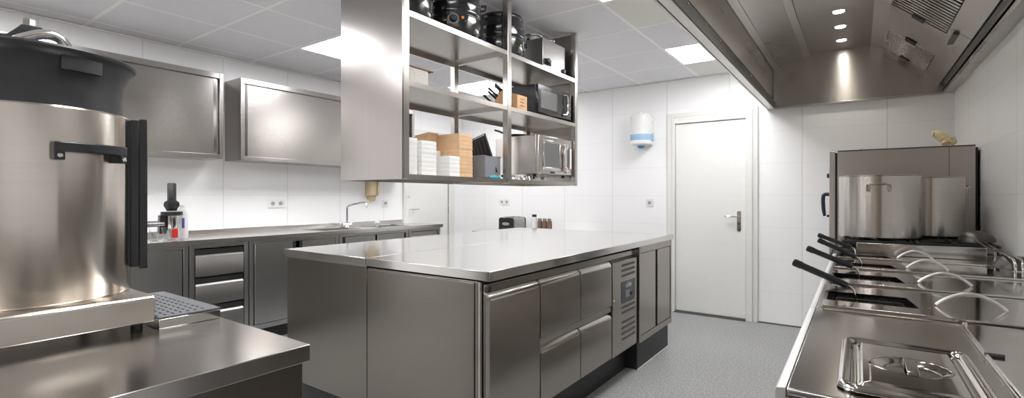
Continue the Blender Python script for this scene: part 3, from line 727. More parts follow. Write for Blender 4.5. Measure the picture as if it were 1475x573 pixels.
part('print', MB().box(.086, .0895, -.022, .022, .075, .085, Mb).box(.086, .089, -.022, .022, .055, .065, Mb), RED, t, label='red printed bars')
t = thing('storage_bin', 'grey plastic bin on the bottom shelf left of the middle post', 'bin', (-1.9, 2.37, Z1))
bx0, bx1, by0, by1 = -1.975, -1.81, 2.285, 2.435
bb = MB().box(bx0, bx1, by0, by1, Z1, Z1+.004).box(bx0, bx0+.004, by0, by1, Z1+.004, Z1+.135).box(bx1-.004, bx1, by0, by1, Z1+.004, Z1+.135).box(bx0+.004, bx1-.004, by0, by0+.004, Z1+.004, Z1+.135).box(bx0+.004, bx1-.004, by1-.004, by1, Z1+.004, Z1+.135)
part('bin_body', bb, GREYP, t, .003)
part('rim', MB().tube([(bx0, by0, Z1+.135), (bx1, by0, Z1+.135), (bx1, by1, Z1+.135), (bx0, by1, Z1+.135)], .005, 8, True), GREYP, t)
Mt = Matrix.Translation((-1.865, 2.36, Z1+.018)) @ Matrix.Rotation(math.radians(-16), 4, 'Y') @ Matrix.Rotation(math.radians(8), 4, 'X')
t = thing('food_tray', 'black ribbed plastic tray standing upright in the grey bin', 'tray', (-1.9, 2.36, Z1+.018))
tr = MB().box(-.062, .062, .035, .041, 0, .245, Mt)
for k in range(4): tr.box(-.048+k*.027, -.038+k*.027, .029, .036, .02, .225, Mt)
part('tray_panel', tr, BLACKP, t, .002)
part('tray_rim', MB().tube([(-.064, .034, .003), (.064, .034, .003), (.064, .034, .25), (-.064, .034, .25)], .006, 8, True, M=Mt), BLACKP, t)
t = thing('small_toy_bottle', 'tiny brown and orange clip on the rim of the grey bin', 'clip', (-1.985, 2.27, 1.49))
part('jaw', MB().box(-1.992, -1.968, 2.262, 2.28, 1.474, 1.50), BROWN, t, .003); part('tip', MB().box(-1.998, -1.978, 2.264, 2.278, 1.50, 1.515), ORANGEL, t, .003)
t.name = 'spring_clip'
t = thing('vegetable_peeler', 'small cyan tool with a red button lying before the grey bin', 'tool', (-1.785, 2.35, Z1))
part('handle', MB().tube([(-1.785, 2.29, Z1+.010), (-1.783, 2.33, Z1+.011), (-1.78, 2.385, Z1+.012)], [.005, .008, .0095], 10), CYAN, t)
part('button', MB().lathe([(0, .006), (.006, .005), (.007, 0)], (-1.775, 2.36, Z1+.018), 12), RED, t)
part('blade', MB().tube([(-1.79, 2.235, Z1+.005), (-1.785, 2.29, Z1+.009)], .003, 8), ST_DARK, t)
for k, (x, y, r) in enumerate(((-1.80, 2.54, .03), (-1.815, 2.605, .026), (-1.80, 2.67, .028), (-1.79, 2.735, .022))):
    t = thing('measuring_cup', ['small shiny steel cup right beside the middle post', 'small shiny steel cup, second from the middle post', 'small shiny steel cup, third from the middle post', 'smallest shiny steel cup, next to the steel microwave'][k], 'cup', (x, y, Z1), 'shiny cups on the bottom shelf')
    part('bowl', MB().lathe([(0, 0), (r*.7, 0), (r, .022), (r*1.05, .026), (r*.95, .024), (r*.62, .004), (0, .004)], (x, y, Z1), 20), CHROME, t)
    part('handle', MB().box(x-r-.035, x-r+.002, y-.004, y+.004, Z1+.020, Z1+.023), CHROME, t)
t = thing('pan', 'black handled pan lying on the steel microwave', 'pan', (-2.02, 2.9, 1.656))
part('pan_bowl', MB().lathe([(0, 0), (.06, 0), (.075, .02), (.072, .02), (.058, .004), (0, .004)], (-2.02, 2.92, 1.6565), 24), BLACKP, t)
part('handle', MB().tube([(-2.06, 2.86, 1.672), (-2.09, 2.80, 1.695), (-2.10, 2.76, 1.70)], .007, 8), BLACKP, t)

# ------------------------------------------------------------------ press, bottle, glasses on the left worktop
t = thing('hand_press', 'black and chrome press with a long upright pusher on the left worktop', 'press', (-4.30, 1.55, .90))
hx, hy = -4.28, 1.548
c = (hx, hy, 0)
part('pusher', MB().lathe([(0, 1.335), (.024, 1.333), (.029, 1.325), (.029, 1.20), (.04, 1.195), (0, 1.195)], c, 6), BLACKP, t)
part('nut', MB().lathe([(.04, 1.195), (.052, 1.185), (.054, 1.16), (.040, 1.135), (.034, 1.12), (0, 1.12)], c, 8), BLACKP, t)
part('collar', MB().lathe([(0, 1.115), (.07, 1.115), (.072, 1.10), (.070, 1.085), (0, 1.085)], c, 28), BLACKP, t)
part('cylinder', MB().lathe([(.040, 1.085), (.040, .985), (.034, .975), (0, .975)], c, 28), ST_POL, t)
part('beaker', MB().lathe([(.034, .975), (.036, .902), (0, .902)], c, 28), GLASS, t)
part('bracket', MB().box(hx-.02, hx+.02, hy-.085, hy-.04, .95, 1.09), BLACKP, t, .004)
part('chrome_arm', MB().tube([(hx, hy-.055, 1.025), (hx, hy-.25, 1.025)], [.024]*2, 16), CHROME, t)
part('arm_post', MB().lathe([(0, .90), (.035, .90), (.033, .91), (.018, .915), (.018, 1.01), (0, 1.01)], (hx, hy-.22, 0), 20), CHROME, t)
part('sticker', MB().box(hx+.030, hx+.040, hy-.012, hy+.028, .915, .985), RED, t, .002, label='red sticker')
t = thing('squeeze_bottle', 'white bottle with blue print behind the black and chrome press', 'bottle', (-4.40, 1.655, .90))
c = (-4.40, 1.665, .90)
part('bottle', MB().lathe([(0, 0), (.038, 0), (.04, .01), (.04, .19), (.032, .225), (.016, .24), (0, .24)], c, 28), WHITEP, t)
part('cap', MB().lathe([(.017, .232), (.017, .262), (0, .264)], c, 20), WHITEP, t)
part('print', MB().box(.034, .0402, -.004, .014, .08, .16, Matrix.Translation(c) @ Matrix.Rotation(math.radians(-20), 4, 'Z')), INKB, t, .001, label='blue print')
for x, y, lab in ((-4.22, 1.415, 'clear tumbler glass nearest the black bar of the urn'), (-4.20, 1.49, 'clear tumbler glass right beside the press')):
    solid('tumbler_glass', MB().lathe([(0, 0), (.026, 0), (.034, .10), (.032, .10), (.024, .006), (0, .006)], (x, y, .9005), 24), GLASS, lab, 'glass', 'tumblers by the press')

# ------------------------------------------------------------------ foreground bench, urn and drip tray
t = thing('foreground_bench', 'steel bench in the near left corner carrying the urn', 'bench', (-1.6, -.1, 0))
part('top', MB().box(-2.05, -1.0, -.95, .633, .862, .90), ST_STOVE, t, .002)
part('body', MB().box(-2.04, -1.012, -.94, .622, .12, .861), ST_SIDE, t, .002)
part('plinth', MB().box(-1.99, -1.07, -.88, .57, 0, .12), PLINTH, t)
t = thing('drip_tray', 'flat steel drip tray with a black perforated top beside the urn', 'tray', (-1.58, .5, .90))
part('tray_body', MB().box(-1.80, -1.415, .484, .628, .9005, .924), ST_POL, t, .0015)
gm = MB()
ys = [.498+.0175*k for k in range(7)]
xs = [-1.79+.030*k for k in range(13)]
for y in ys: gm.box(-1.795, -1.42, y-.0058, y+.0058, .9262, .929)
for x in xs: gm.box(x-.0078, x+.0078, .486, .625, .9262, .9288)
gm.box(-1.80, -1.415, .600, .628, .9262, .9292).box(-1.432, -1.415, .484, .60, .9262, .9292)
part('grate', gm, GRATE, t, label='dark grey perforated grate')
part('grate_floor', MB().box(-1.80, -1.416, .485, .627, .9242, .9258), SLOTD, t)
# urn
UX, UY = -1.66, .300
t = thing('beverage_urn', 'large brushed steel urn with a black collar and tube handle', 'urn', (UX, UY, .90))
part('base_box', MB().prism([(-1.90, .920), (-1.425, .920), (-1.425, .978), (-1.432, .985), (-1.90, .985)], 'y', .055, .480), ST_URN, t, .003)
for x in (-1.87, -1.455):
    for y in (.085, .45):
        part('foot', MB().lathe([(0, .9003), (.012, .9003), (.012, .92), (0, .92)], (x, y, 0), 14), BLACKP, t)
R = .192
c = (UX, UY, 0)
part('drum', MB().lathe([(0, .9855), (R-.003, .9855), (R, .990), (R, 1.432), (R-.003, 1.436), (R-.012, 1.437), (0, 1.437)], c, 96), ST_URN, t)
part('collar', MB().lathe([(.176, 1.437), (.1765, 1.48), (.179, 1.515), (.184, 1.530), (.188, 1.545), (.196, 1.556), (.203, 1.560), (.205, 1.566), (.202, 1.571), (.185, 1.570), (.15, 1.575), (0, 1.585)], c, 96), BLACKM, t)
def onrim(az, r, z): return (UX+r*math.cos(math.radians(az)), UY+r*math.sin(math.radians(az)), z)
def fitplate(az0, az1, r0, r1, z0, z1, n=6):
    m = MB(); vs = []; fs = []
    for k in range(n+1):
        a = az0+(az1-az0)*k/n
        for r, z in ((r0, z0), (r1, z0), (r1, z1), (r0, z1)): vs.append(onrim(a, r, z))
    for k in range(n):
        b = 4*k
        for i in range(4): fs.append((b+i, b+(i+1) % 4, b+4+(i+1) % 4, b+4+i))
    fs += [(0, 1, 2, 3), (4*n+3, 4*n+2, 4*n+1, 4*n)]
    return m.add(vs, fs)
URN = t

part('tag', fitplate(4, 29, .183, .193, 1.520, 1.554), BLACKM, t, .001)
fh = MB()
fh = fitplate(-1, 4, R-.001, R+.026, 1.312, 1.352, 2); part('handle_bracket', fh, BLACKP, t, .002)
part('handle_bracket', fitplate(36, 41, R-.001, R+.026, 1.312, 1.352, 2), BLACKP, t, .002)
part('front_handle', fitplate(-1, 41, R+.016, R+.028, 1.330, 1.353, 12), BLACKP, t, .003)
for az in (1.5, 38.5):
    p = onrim(az, R+.026, 1.322)
    part('screw', MB().lathe([(0, .004), (.005, .003), (.006, 0)], M=Matrix.Translation(p) @ Matrix.Rotation(math.radians(az), 4, 'Z') @ Matrix.Rotation(PI/2, 4, 'Y'), seg=12), ST_POL, t)
part('side_grip', fitplate(70, 77, R-.001, R+.018, 1.04, 1.437, 2), BLACKP, t, .002)
part('side_grip_rail', fitplate(70, 74, R+.018, R+.036, 1.035, 1.440, 2), BLACKP, t, .002)
hp = [(-1.63, .225, 1.580), (-1.63, .256, 1.592), (-1.63, .275, 1.606), (-1.63, .305, 1.624), (-1.63, .328, 1.630), (-1.63, .345, 1.624), (-1.63, .356, 1.610), (-1.63, .362, 1.593), (-1.63, .363, 1.572)]
def smooth(P, n=4):
    P = [Vector(p) for p in P]; out = []
    for i in range(len(P)-1):
        p0, p1, p2, p3 = P[max(i-1, 0)], P[i], P[i+1], P[min(i+2, len(P)-1)]
        for k in range(n):
            u = k/n
            out.append(.5*((2*p1)+(p2-p0)*u+(2*p0-5*p1+4*p2-p3)*u*u+(3*p1-p0-3*p2+p3)*u**3))
    return out+[P[-1]]
part('lid_handle', MB().tube(smooth(hp), .012, 16), ST_POL, t, label='bent steel tube handle')
part('clamp', MB().prism([(.20, 1.578), (.262, 1.590), (.285, 1.630), (.305, 1.632), (.318, 1.640), (.318, 1.650), (.28, 1.648), (.255, 1.618), (.20, 1.612)], 'x', -1.70, -1.65), BLACKP, t, .003)
part('clamp_bolt', MB().lathe([(.013, 1.648), (.013, 1.666), (.010, 1.669), (0, 1.669)], (-1.672, .296, 0), 6), ST_POL, t)
part('clamp_knob', MB().lathe([(0, 1.585), (.03, 1.585), (.032, 1.60), (.025, 1.63), (0, 1.635)], (-1.68, .21, 0), 20), BLACKP, t)

# ------------------------------------------------------------------ cooking line on the right
CX0, CX1 = -.101, XR-.004
# near work unit with gastronorm lids
t = thing('work_counter', 'near steel worktop section carrying the ribbed pan lid', 'counter', (.27, 1.33, 0))
def unit(t, y0, y1, ztop, knobs, mat=ST_STOVE, holes=None):
    e = MB()
    if holes:
        hx0, hx1, hy0, hy1 = holes
        e.box(CX0, hx0, y0, y1, ztop-.03, ztop).box(hx1, CX1, y0, y1, ztop-.03, ztop).box(hx0, hx1, y0, hy0, ztop-.03, ztop).box(hx0, hx1, hy1, y1, ztop-.03, ztop)
    else:
        e.box(CX0, CX1, y0, y1, ztop-.03, ztop)
    part('top', e, mat, t, .003)
    part('front_edge', MB().prism([(CX0-.016, ztop-.004), (CX0-.016, ztop-.03), (CX0-.0005, ztop-.03), (CX0-.0005, ztop), (CX0-.012, ztop-.0015)], 'y', y0, y1), ST_LIP, t)
    part('body', MB().box(CX0+.012, CX1, y0+.002, y1-.002, .15, ztop-.031 if not holes else ztop-.16), ST_SIDE, t, .002)
    part('front_panel', MB().box(CX0+.002, CX0+.012, y0+.002, y1-.002, .62, ztop-.031), ST_DOOR, t, .001)
    n = 2 if y1-y0 > .6 else 1
    for k in range(n):
        a = y0+.02+(y1-y0-.04)/n*k; b = y0+(y1-y0-.04)/n*(k+1)+.01
        dr = part('door', MB().box(CX0+.002, CX0+.012, a, b, .17, .60), ST_DOOR, t, .002)
        part('handle', MB().tube([(CX0+.002, a+.05, .55), (CX0-.028, a+.05, .55), (CX0-.028, b-.05, .55), (CX0+.002, b-.05, .55)], .006, 8), ST_POL, dr)
    for x in (CX0+.07, CX1-.07):
        for y in (y0+.07, y1-.07):
            part('leg', MB().lathe([(0, 0), (.025, 0), (.025, .01), (.02, .02), (.02, .15), (0, .15)], (x, y, 0), 16), ST_POL, t)
    for y in knobs:
        part('knob', MB().lathe([(.012, 0), (.012, .010), (.010, .014), (.009, .024), (0, .025)], M=Matrix.Translation((CX0+.002, y, .852)) @ Matrix.Rotation(-PI/2, 4, 'Y'), seg=18), BLACKP, t)
unit(t, .962, 1.706, .90, (1.20, 1.45, 1.63))
part('dark_end', MB().box(CX0+.004, CX1, .955, .962, .15, .893), ST_DARK, t, .002, label='dark end panel')
part('front_corner', MB().tube([(CX0+.008, .964, .88), (CX0+.008, .964, .40)], .012, 10), ST_POL, t)
# gastronorm lid with recessed handle
t = thing('gastronorm_lid', 'steel container lid with ribbed rim and sunken handle on the near worktop', 'lid', (.08, 1.17, .90))
gx0, gx1, gy0, gy1 = -.030, .185, .998, 1.355
def grid_surface(x0, x1, y0, y1, nx, ny, fz, rc):
    vs = []; fs = []
    for j in range(ny+1):
        for i in range(nx+1):
            u, v = i/nx, j/ny
            x, y = x0+(x1-x0)*u, y0+(y1-y0)*v
            dx = max(0, rc-(x-x0), rc-(x1-x)); dy = max(0, rc-(y-y0), rc-(y1-y))
            L = math.hypot(dx, dy)
            if dx > 0 and dy > 0 and L > 1e-9:            # pull the corner in onto its arc
                m = max(dx, dy); s = m/L
                cx_ = x0+rc if x-x0 < rc else x1-rc; cy_ = y0+rc if y-y0 < rc else y1-rc
                x = cx_+(x-cx_)*s; y = cy_+(y-cy_)*s
                d = rc-m
            else: d = min(x-x0, x1-x, y-y0, y1-y)
            vs.append((x, y, fz(x, y, d)))
    for j in range(ny):
        for i in range(nx):
            a = j*(nx+1)+i; fs.append((a, a+1, a+nx+2, a+nx+1))
    return MB().add(vs, fs)
def gz(x, y, d):
    zp = [(0, .903), (.003, .911), (.010, .9135), (.017, .911), (.022, .905), (.030, .905), (.038, .911), (.05, .9125)]
    z = zp[-1][1]
    for (a, za), (b, zb) in zip(zp, zp[1:]):
        if a <= d <= b: u = (d-a)/(b-a); u = u*u*(3-2*u); z = za+(zb-za)*u; break
    q = ((x-.082)/.058)**2+((y-1.172)/.052)**2
    if q < 1: z -= .0085*min(1, (1-q)*2.2)
    elif q < 1.25: z += .002*(1.25-q)/.25*min(1, (q-1)*10)
    return z
lid = part('lid_plate', grid_surface(gx0, gx1, gy0, gy1, 88, 132, gz, .03), ST_LID, t, smooth=80)
m = lid.modifiers.new('thick', 'SOLIDIFY'); m.thickness = .0012; m.offset = -1
part('handle', MB().prism([(1.120, .908), (1.128, .9125), (1.216, .9125), (1.224, .908), (1.216, .9160), (1.128, .9160)], 'x', .073, .091), ST_LID, t, .002, label='handle strip across the sunken oval')
t = thing('hinged_cover', 'flat steel cover plate with rounded corner beside the ribbed lid', 'cover', (.42, 1.25, .90))
part('plate', MB().plate(.212, .615, .970, 1.695, .9005, .905, .05), ST_LID, t, .0015)
part('edge_wire', MB().tube([(.216, 1.0, .9065)]+[(.216, 1.62, .9065), (.218, 1.655, .9065)], .0035, 8), ST_POL, t)
part('hinge', MB().tube([(.212, 1.375, .9075), (.242, 1.375, .9075)], .004, 8), ST_DARK, t)
part('knob', MB().lathe([(0, .912), (.005, .911), (.006, .905)], (.222, 1.672, 0), 12), ST_POL, t)

# fryers with covers
FRY = [(1.71, 2.198, (1.845, 2.018), 1.93, 1.93), (2.20, 2.678, (2.352, 2.512), 2.40, 2.43), (2.68, 3.128, (2.805, 2.935), 2.85, 2.87), (3.13, 3.412, (3.262, 3.362), 3.285, 3.29)]
HXS = [(-.181, -.028, 1.006, .941), (-.177, -.016, 1.011, .944), (-.161, -.006, 1.015, .940), (-.185, -.030, 1.012, .951)]
ordn = ['nearest', 'second nearest', 'third nearest', 'farthest']
for i, (y0, y1, sl, ya, yb) in enumerate(FRY):
    t = thing('deep_fryer', ordn[i]+' of the four deep fryers in the cooking line', 'fryer', (.27, (y0+y1)/2, 0), 'deep fryers in a row')
    unit(t, y0+.001, y1, .90, ((y0+y1)/2-.06, (y0+y1)/2+.08), holes=(CX0+.02, CX1-.02, y0+.02, y1-.02))
    well = MB().box(CX0+.02, CX1-.02, y0+.015, y1-.015, .741, .745)
    part('oil_well', well, SLOTD, t)
    # cover: flat sheet with an open slot at the front left
    t = thing('fryer_cover', 'thin steel cover with an arched wire handle on the %s fryer' % ordn[i], 'cover', (.27, (y0+y1)/2, .90), 'steel covers on the fryers')
    s0, s1 = sl; xs0, xs1, xk = -.088, .148, .128
    za, zb = .9005, .9035
    cv = MB()
    cv.prism([(CX0+.012, y0+.008), (CX1-.004, y0+.008), (CX1-.004, s0), (xs0, s0), (xs0, s1), (CX0+.012, s1)], 'z', za, zb)
    cv.prism([(CX0+.012, s1), (xs0, s1), (xk, s1), (xs1, s0), (CX1-.004, s0), (CX1-.004, y1-.006), (CX0+.012, y1-.006)], 'z', za, zb)
    part('sheet', cv, ST_LID, t)
    part('near_lip', MB().box(CX0+.016, CX1-.004, y0+.003, y0+.008, .9005, .911), ST_POL, t, .001)
    ax0, ax1 = (.193, .345) if i == 0 else (.189, .338) if i == 1 else (.183, .326) if i == 2 else (.173, .318)
    P = []
    for k in range(17):
        u = k/16; P.append((ax0+(ax1-ax0)*u, ya, .906+.040*math.sin(PI*u)**.85))
    part('arch_handle', MB().tube(P, .0052, 10), ST_LIP, t, label='arched wire handle')
    for xx in (.16, .175):
        part('rivet', MB().lathe([(0, .0065), (.003, .0055), (.004, .0035)], (xx, s0+.03, .90), 10), ST_DARK, t)
    # basket
    x0, x1, z0, z1 = HXS[i]
    t = thing('fryer_basket', 'black handled wire basket in the %s fryer' % ordn[i], 'basket', (x1, yb, .80), 'fryer baskets with black grips')
    d = Vector((x1-x0, 0, z1-z0)).normalized(); A = Vector((x0, yb, z0))
    L = (Vector((x1, yb, z1))-A).length
    pts = [A+d*(L*u) for u in (0, .02, .05, .16, .18, .9, 1)]
    part('grip', MB().tube(pts, [.008, .0124, .0128, .0128, .0112, .0112, .0095], 12), BLACKP, t, label='black plastic grip')
    e = A+d*L
    for s in (-.005, .005):
        part('handle_wire', MB().tube(smooth([e-d*.01+Vector((0, s, 0)), e+d*.010+Vector((0, s, 0)), e+d*.016+Vector((.004, s, -.010)), Vector((e.x+.022, yb+s, .90)), Vector((e.x+.022, yb+s, .80))]), .0027, 8), ST_POL, t)
    bw = MB(); bx0, bx1 = x1-.03, .12; b0, b1 = sl[0]+.012, sl[1]-.012
    for z in (.885, .84, .79): bw.tube([(bx0, b0, z), (bx1, b0, z), (bx1, b1, z), (bx0, b1, z)], .0022, 6, True)
    for k in range(9):
        x = bx0+(bx1-bx0)*k/8; bw.tube([(x, b0, .885), (x, b0, .79), (x, b1, .79), (x, b1, .885)], .0012, 5)
    part('wire_cage', bw, ST_DARK, t)

# gas hob
t = thing('gas_hob', 'raised gas hob with black pan supports between the fryers and the oven', 'hob', (.27, 3.82, 0))
y0, y1 = 3.415, 4.235
part('body', MB().box(CX0+.012, CX1, y0+.002, y1, .15, .93), ST_SIDE, t, .002)
part('front_panel', MB().box(CX0+.002, CX0+.012, y0+.002, y1, .62, .93), ST_DOOR, t, .001)
part('side_rail', MB().box(-.004, CX1-.10, y0, y0+.012, .93, .968).box(-.004, CX1-.10, y0-.008, y0, .9045, .968), ST_POL, t, .002, label='bright steel side rail')
part('drip_pan', MB().box(CX0+.012, CX1, y0+.012, y1, .931, .938), BLACKG, t)
for x in (CX0+.07, CX1-.07):
    for y in (y0+.07, y1-.07):
        part('leg', MB().lathe([(0, 0), (.025, 0), (.025, .01), (.02, .02), (.02, .15), (0, .15)], (x, y, 0), 16), ST_POL, t)
for k in range(2):
    dr = part('door', MB().box(CX0+.002, CX0+.012, y0+.02+.4*k, y0+.40+.4*k, .17, .60), ST_DOOR, t, .002)
    part('handle', MB().tube([(CX0+.002, y0+.06+.4*k, .55), (CX0-.028, y0+.06+.4*k, .55), (CX0-.028, y0+.36+.4*k, .55), (CX0+.002, y0+.36+.4*k, .55)], .006, 8), ST_POL, dr)
for y in (3.50, 3.68, 3.86, 4.04):
    part('knob', MB().lathe([(.024, 0), (.024, .010), (.02, .014), (.018, .034), (0, .035)], M=Matrix.Translation((CX0+.002, y, .88)) @ Matrix.Rotation(-PI/2, 4, 'Y'), seg=18), BLACKP, t)
for gx in (.09, .43):
    for gy in (3.635, 4.02):
        part('burner', MB().lathe([(.045, .938), (.045, .955), (.035, .962), (0, .962)], (gx, gy, 0), 24), IRON, t)
        m = MB()
        a, b = .165, .185
        z0, z1 = .964, .978
        m.box(gx-a, gx+a, gy-b, gy-b+.014, z0, z1).box(gx-a, gx+a, gy+b-.014, gy+b, z0, z1).box(gx-a, gx-a+.014, gy-b+.014, gy+b-.014, z0, z1).box(gx+a-.014, gx+a, gy-b+.014, gy+b-.014, z0, z1)
        for an in range(0, 360, 45):
            ca, sa = math.cos(math.radians(an)), math.sin(math.radians(an))
            M = Matrix.Translation((gx, gy, 0)) @ Matrix.Rotation(math.radians(an), 4, 'Z')
            m.box(.04, .155 if an % 90 == 0 else .19, -.006, .006, z0, z1+.004, M)
        for sx in (-1, 1):
            for sy in (-1, 1): m.box(gx+sx*(a-.012)-.007, gx+sx*(a-.012)+.007, gy+sy*(b-.012)-.007, gy+sy*(b-.012)+.007, .938, z0)
        part('pan_support', m, IRON, t, .002)
# stock pots
def stockpot(x, y, r, h, az, label):
    z = .9835
    t = thing('stock_pot', label, 'pot', (x, y, z)); c = (x, y, z)
    part('pot_body', MB().lathe([(0, 0), (r-.008, 0), (r, .008), (r, h-.006), (r+.004, h-.003), (r+.004, h), (r-.004, h+.001), (r-.005, h-.01), (r-.005, .012), (0, .012)], c, 80), ST_POT, t)
    for s in (0, 180):
        M = Matrix.Translation((x, y, z+h-.058)) @ Matrix.Rotation(math.radians(az+s), 4, 'Z')
        part('handle', MB().tube(smooth([(r, -.052, -.012), (r+.02, -.052, .0), (r+.034, -.045, .004), (r+.036, 0, .005), (r+.034, .045, .004), (r+.02, .052, .0), (r, .052, -.012)]), .0042, 10, M=M), ST_POL, t)
        for q in (-1, 1):
            part('handle_lug', MB().prism([(q*.052-.010, -.012), (q*.052-.008, -.034), (q*.052, -.040), (q*.052+.008, -.034), (q*.052+.010, -.012), (q*.052, .0)], 'x', r-.001, r+.006, M), ST_POL, t, .001)
stockpot(.108, 3.73, .203, .372, -92, 'large steel stock pot at the front of the hob')
stockpot(.372, 4.035, .168, .365, -150, 'steel stock pot standing behind and right of the larger one')
# combi oven
t = thing('combi_oven', 'tall steel oven with a blue door handle in the far right corner', 'oven', (.25, 4.7, 0))
oy0, oy1, oz = 4.25, 5.12, 1.556
part('housing', MB().box(-.118, .616, oy0, oy1, .12, oz), ST_OVEN, t, .003)
part('side_seam', MB().box(.488, .490, oy0-.0015, oy0, .14, oz-.004), SLOTD, t)
part('top_edge', MB().box(-.118, .616, oy0-.002, oy0+.02, oz, oz+.006), ST_DARK, t)
part('gap_shade_strip', MB().box(.617, .628, oy0+.01, oy1, .12, oz-.01), SLOTD, t)  # dark strip standing in for the shaded gap between oven and wall
dr = part('door', MB().box(-.168, -.131, oy0, oy1-.01, .30, oz+.002), ST_OVEN, t, .003)
part('door_gap_shade', MB().box(-.131, -.118, oy0+.008, oy1-.02, .31, oz-.01), SLOTD, t)  # dark block in place of shade in the gap behind the door
part('door_glass', MB().box(-.1695, -.168, oy0+.14, oy1-.14, .45, 1.42), GLASSD, dr)
part('door_handle', MB().tube(smooth([(-.168, 4.33, 1.245), (-.190, 4.33, 1.247), (-.206, 4.33, 1.238), (-.210, 4.33, 1.20), (-.206, 4.33, 1.13), (-.200, 4.33, 1.085)]), [.013]*16+[.0125, .012, .011, .010, .009], 12), NAVY, dr, label='dark blue door handle')
part('latch', MB().box(-.186, -.168, 4.32, 4.34, 1.078, 1.094), BLACKP, dr)
part('door_knob', MB().lathe([(.018, 0), (.018, .012), (.012, .018), (0, .018)], M=Matrix.Translation((-.168, 4.33, 1.385)) @ Matrix.Rotation(-PI/2, 4, 'Y'), seg=18), NAVY, dr)
for y in (4.30, 4.40):
    part('hinge_pin', MB().lathe([(.008, oz), (.008, oz+.014), (0, oz+.016)], (-.148 if y < 4.35 else -.06, y, 0), 12), ST_POL, t)
part('hinge_pin', MB().lathe([(.010, oz), (.010, oz+.012), (0, oz+.014)], (.02, 4.32, 0), 12), BROWN, t)
for x in (-.06, .54):
    for y in (4.32, 5.02):
        part('foot', MB().lathe([(0, 0), (.03, 0), (.028, .12), (0, .12)], (x, y, 0), 16), ST_POL, t)
# pale yellow glove thing on the oven
gl = MB()
for (P, r) in (([(.50, 4.44, oz+.014), (.495, 4.45, oz+.04), (.475, 4.455, oz+.065), (.445, 4.46, oz+.085), (.425, 4.46, oz+.088)], [.03, .034, .030, .022, .012]),
               ([(.465, 4.455, oz+.07), (.452, 4.455, oz+.095), (.450, 4.455, oz+.108)], [.02, .012, .006]),
               ([(.52, 4.45, oz+.012), (.535, 4.45, oz+.03), (.525, 4.45, oz+.055)], [.02, .016, .008])):
    gl.tube([p+Vector((0, 0, .022)) for p in smooth(P)], [r[0]]*1+[r[min(len(r)-1, (k)//4)] for k in range(4*(len(P)-1))], 12)
solid('rubber_glove', gl, CLOTHY, 'pale yellow crumpled rubber glove lying on top of the tall oven', 'glove', smooth=60)

# skimmers by the right wall
def skimmer(cx_, cy_, cz_, r, P, label):
    cz_ += .006
    t = thing('wok_skimmer', label, 'skimmer', (cx_, cy_, .9045))
    M = Matrix.Translation((cx_, cy_, cz_)) @ Matrix.Rotation(math.radians(6), 4, 'X')
    part('bowl', MB().lathe([(r, 0), (r*.98, .012), (r*.8, .034), (r*.5, .050), (0, .056), (0, .052), (r*.5, .046), (r*.78, .030), (r*.95, .008), (r, 0)], seg=36, M=M), ST_DARK, t)
    for s in (-.011, .011):
        part('handle_rod', MB().tube(smooth([(p[0]+s, p[1], p[2]) for p in P]), .0045, 8), ST_POL, t)
    return t
k = skimmer(.535, 3.66, .983, .078, [(.535, 3.60, 1.0), (.525, 3.45, .992), (.515, 3.15, .986), (.525, 2.92, .982), (.535, 2.83, .97), (.535, 2.80, .94), (.535, 2.80, .9045)], 'dark skimmer bowl on the right of the hob with long twin steel rods')
part('support_leg', MB().tube([(.515, 3.10, .984), (.515, 3.10, .9045)], .004, 8), ST_POL, k)
k = skimmer(.566, 3.06, .908, .066, [(.590, 3.03, .955), (.592, 2.93, .975), (.595, 2.76, .978), (.598, 2.60, .97), (.600, 2.56, .94), (.600, 2.56, .9045)], 'dark skimmer lying by the right wall on the third fryer cover')

# ------------------------------------------------------------------ extractor hood
t = thing('extractor_hood', 'long steel extractor hood over the cooking line with four round spots', 'extractor hood', (-.04, 2.4, 2.07))
ya, yb = HY0+.002, YB-.002
zb = 2.072
XA = HX0+.003
part('left_rim', MB().box(XA, XA+.012, ya, yb, zb, 2.475).box(XA+.018, -.652, ya, yb, zb, 2.10), ST_HTRIM, t, .0015)
part('left_groove', MB().box(XA+.012, XA+.018, ya, yb, zb+.004, 2.10), SLOTD, t)  # dark strip set in the groove to draw its shade
part('left_gutter', MB().prism([(-.652, 2.10), (-.652, 2.078), (-.648, 2.078), (-.648, 2.10), (-.640, 2.135), (-.652, 2.16), (-.665, 2.16), (-.665, 2.10)], 'y', ya, yb), ST_DARK, t)
gb = MB()
y = .35
while y < 5.2:
    part('bolt', MB().lathe([(0, .004), (.0045, .0035), (.006, 0)], M=Matrix.Translation((-.643, y, 2.128)) @ Matrix.Rotation(PI/2, 4, 'Y'), seg=10), ST_POL, t); y += .33
part('left_liner', MB().box(-.668, -.662, ya, yb, 2.16, 2.456), ST_HOOD, t)
def strip(x0, z0, x1, z1, name, mat, y0=ya, y1=yb, th=.006, off=0, bevel=0, parent=None):
    dx, dz = x1-x0, z1-z0; L = math.hypot(dx, dz); nx, nz = -dz/L, dx/L
    if nz < 0: nx, nz = -nx, -nz
    o = (-nx*off, -nz*off)
    P = [(x0+o[0], z0+o[1]), (x1+o[0], z1+o[1]), (x1+o[0]+nx*th, z1+o[1]+nz*th), (x0+o[0]+nx*th, z0+o[1]+nz*th)]
    return part(name, MB().prism(P, 'y', y0, y1), mat, parent or t, bevel)
LA, LB = (-.662, 2.452), (-.36, 2.541)
strip(*LA, *LB, 'left_slope', ST_HOOD)
def lerp(a, b, u): return (a[0]+(b[0]-a[0])*u, a[1]+(b[1]-a[1])*u)
q0, q1 = lerp(LA, LB, .0), lerp(LA, LB, .16); strip(*q0, *q1, 'slope_trim', ST_HTRIM, off=.010, th=.009, bevel=.001)
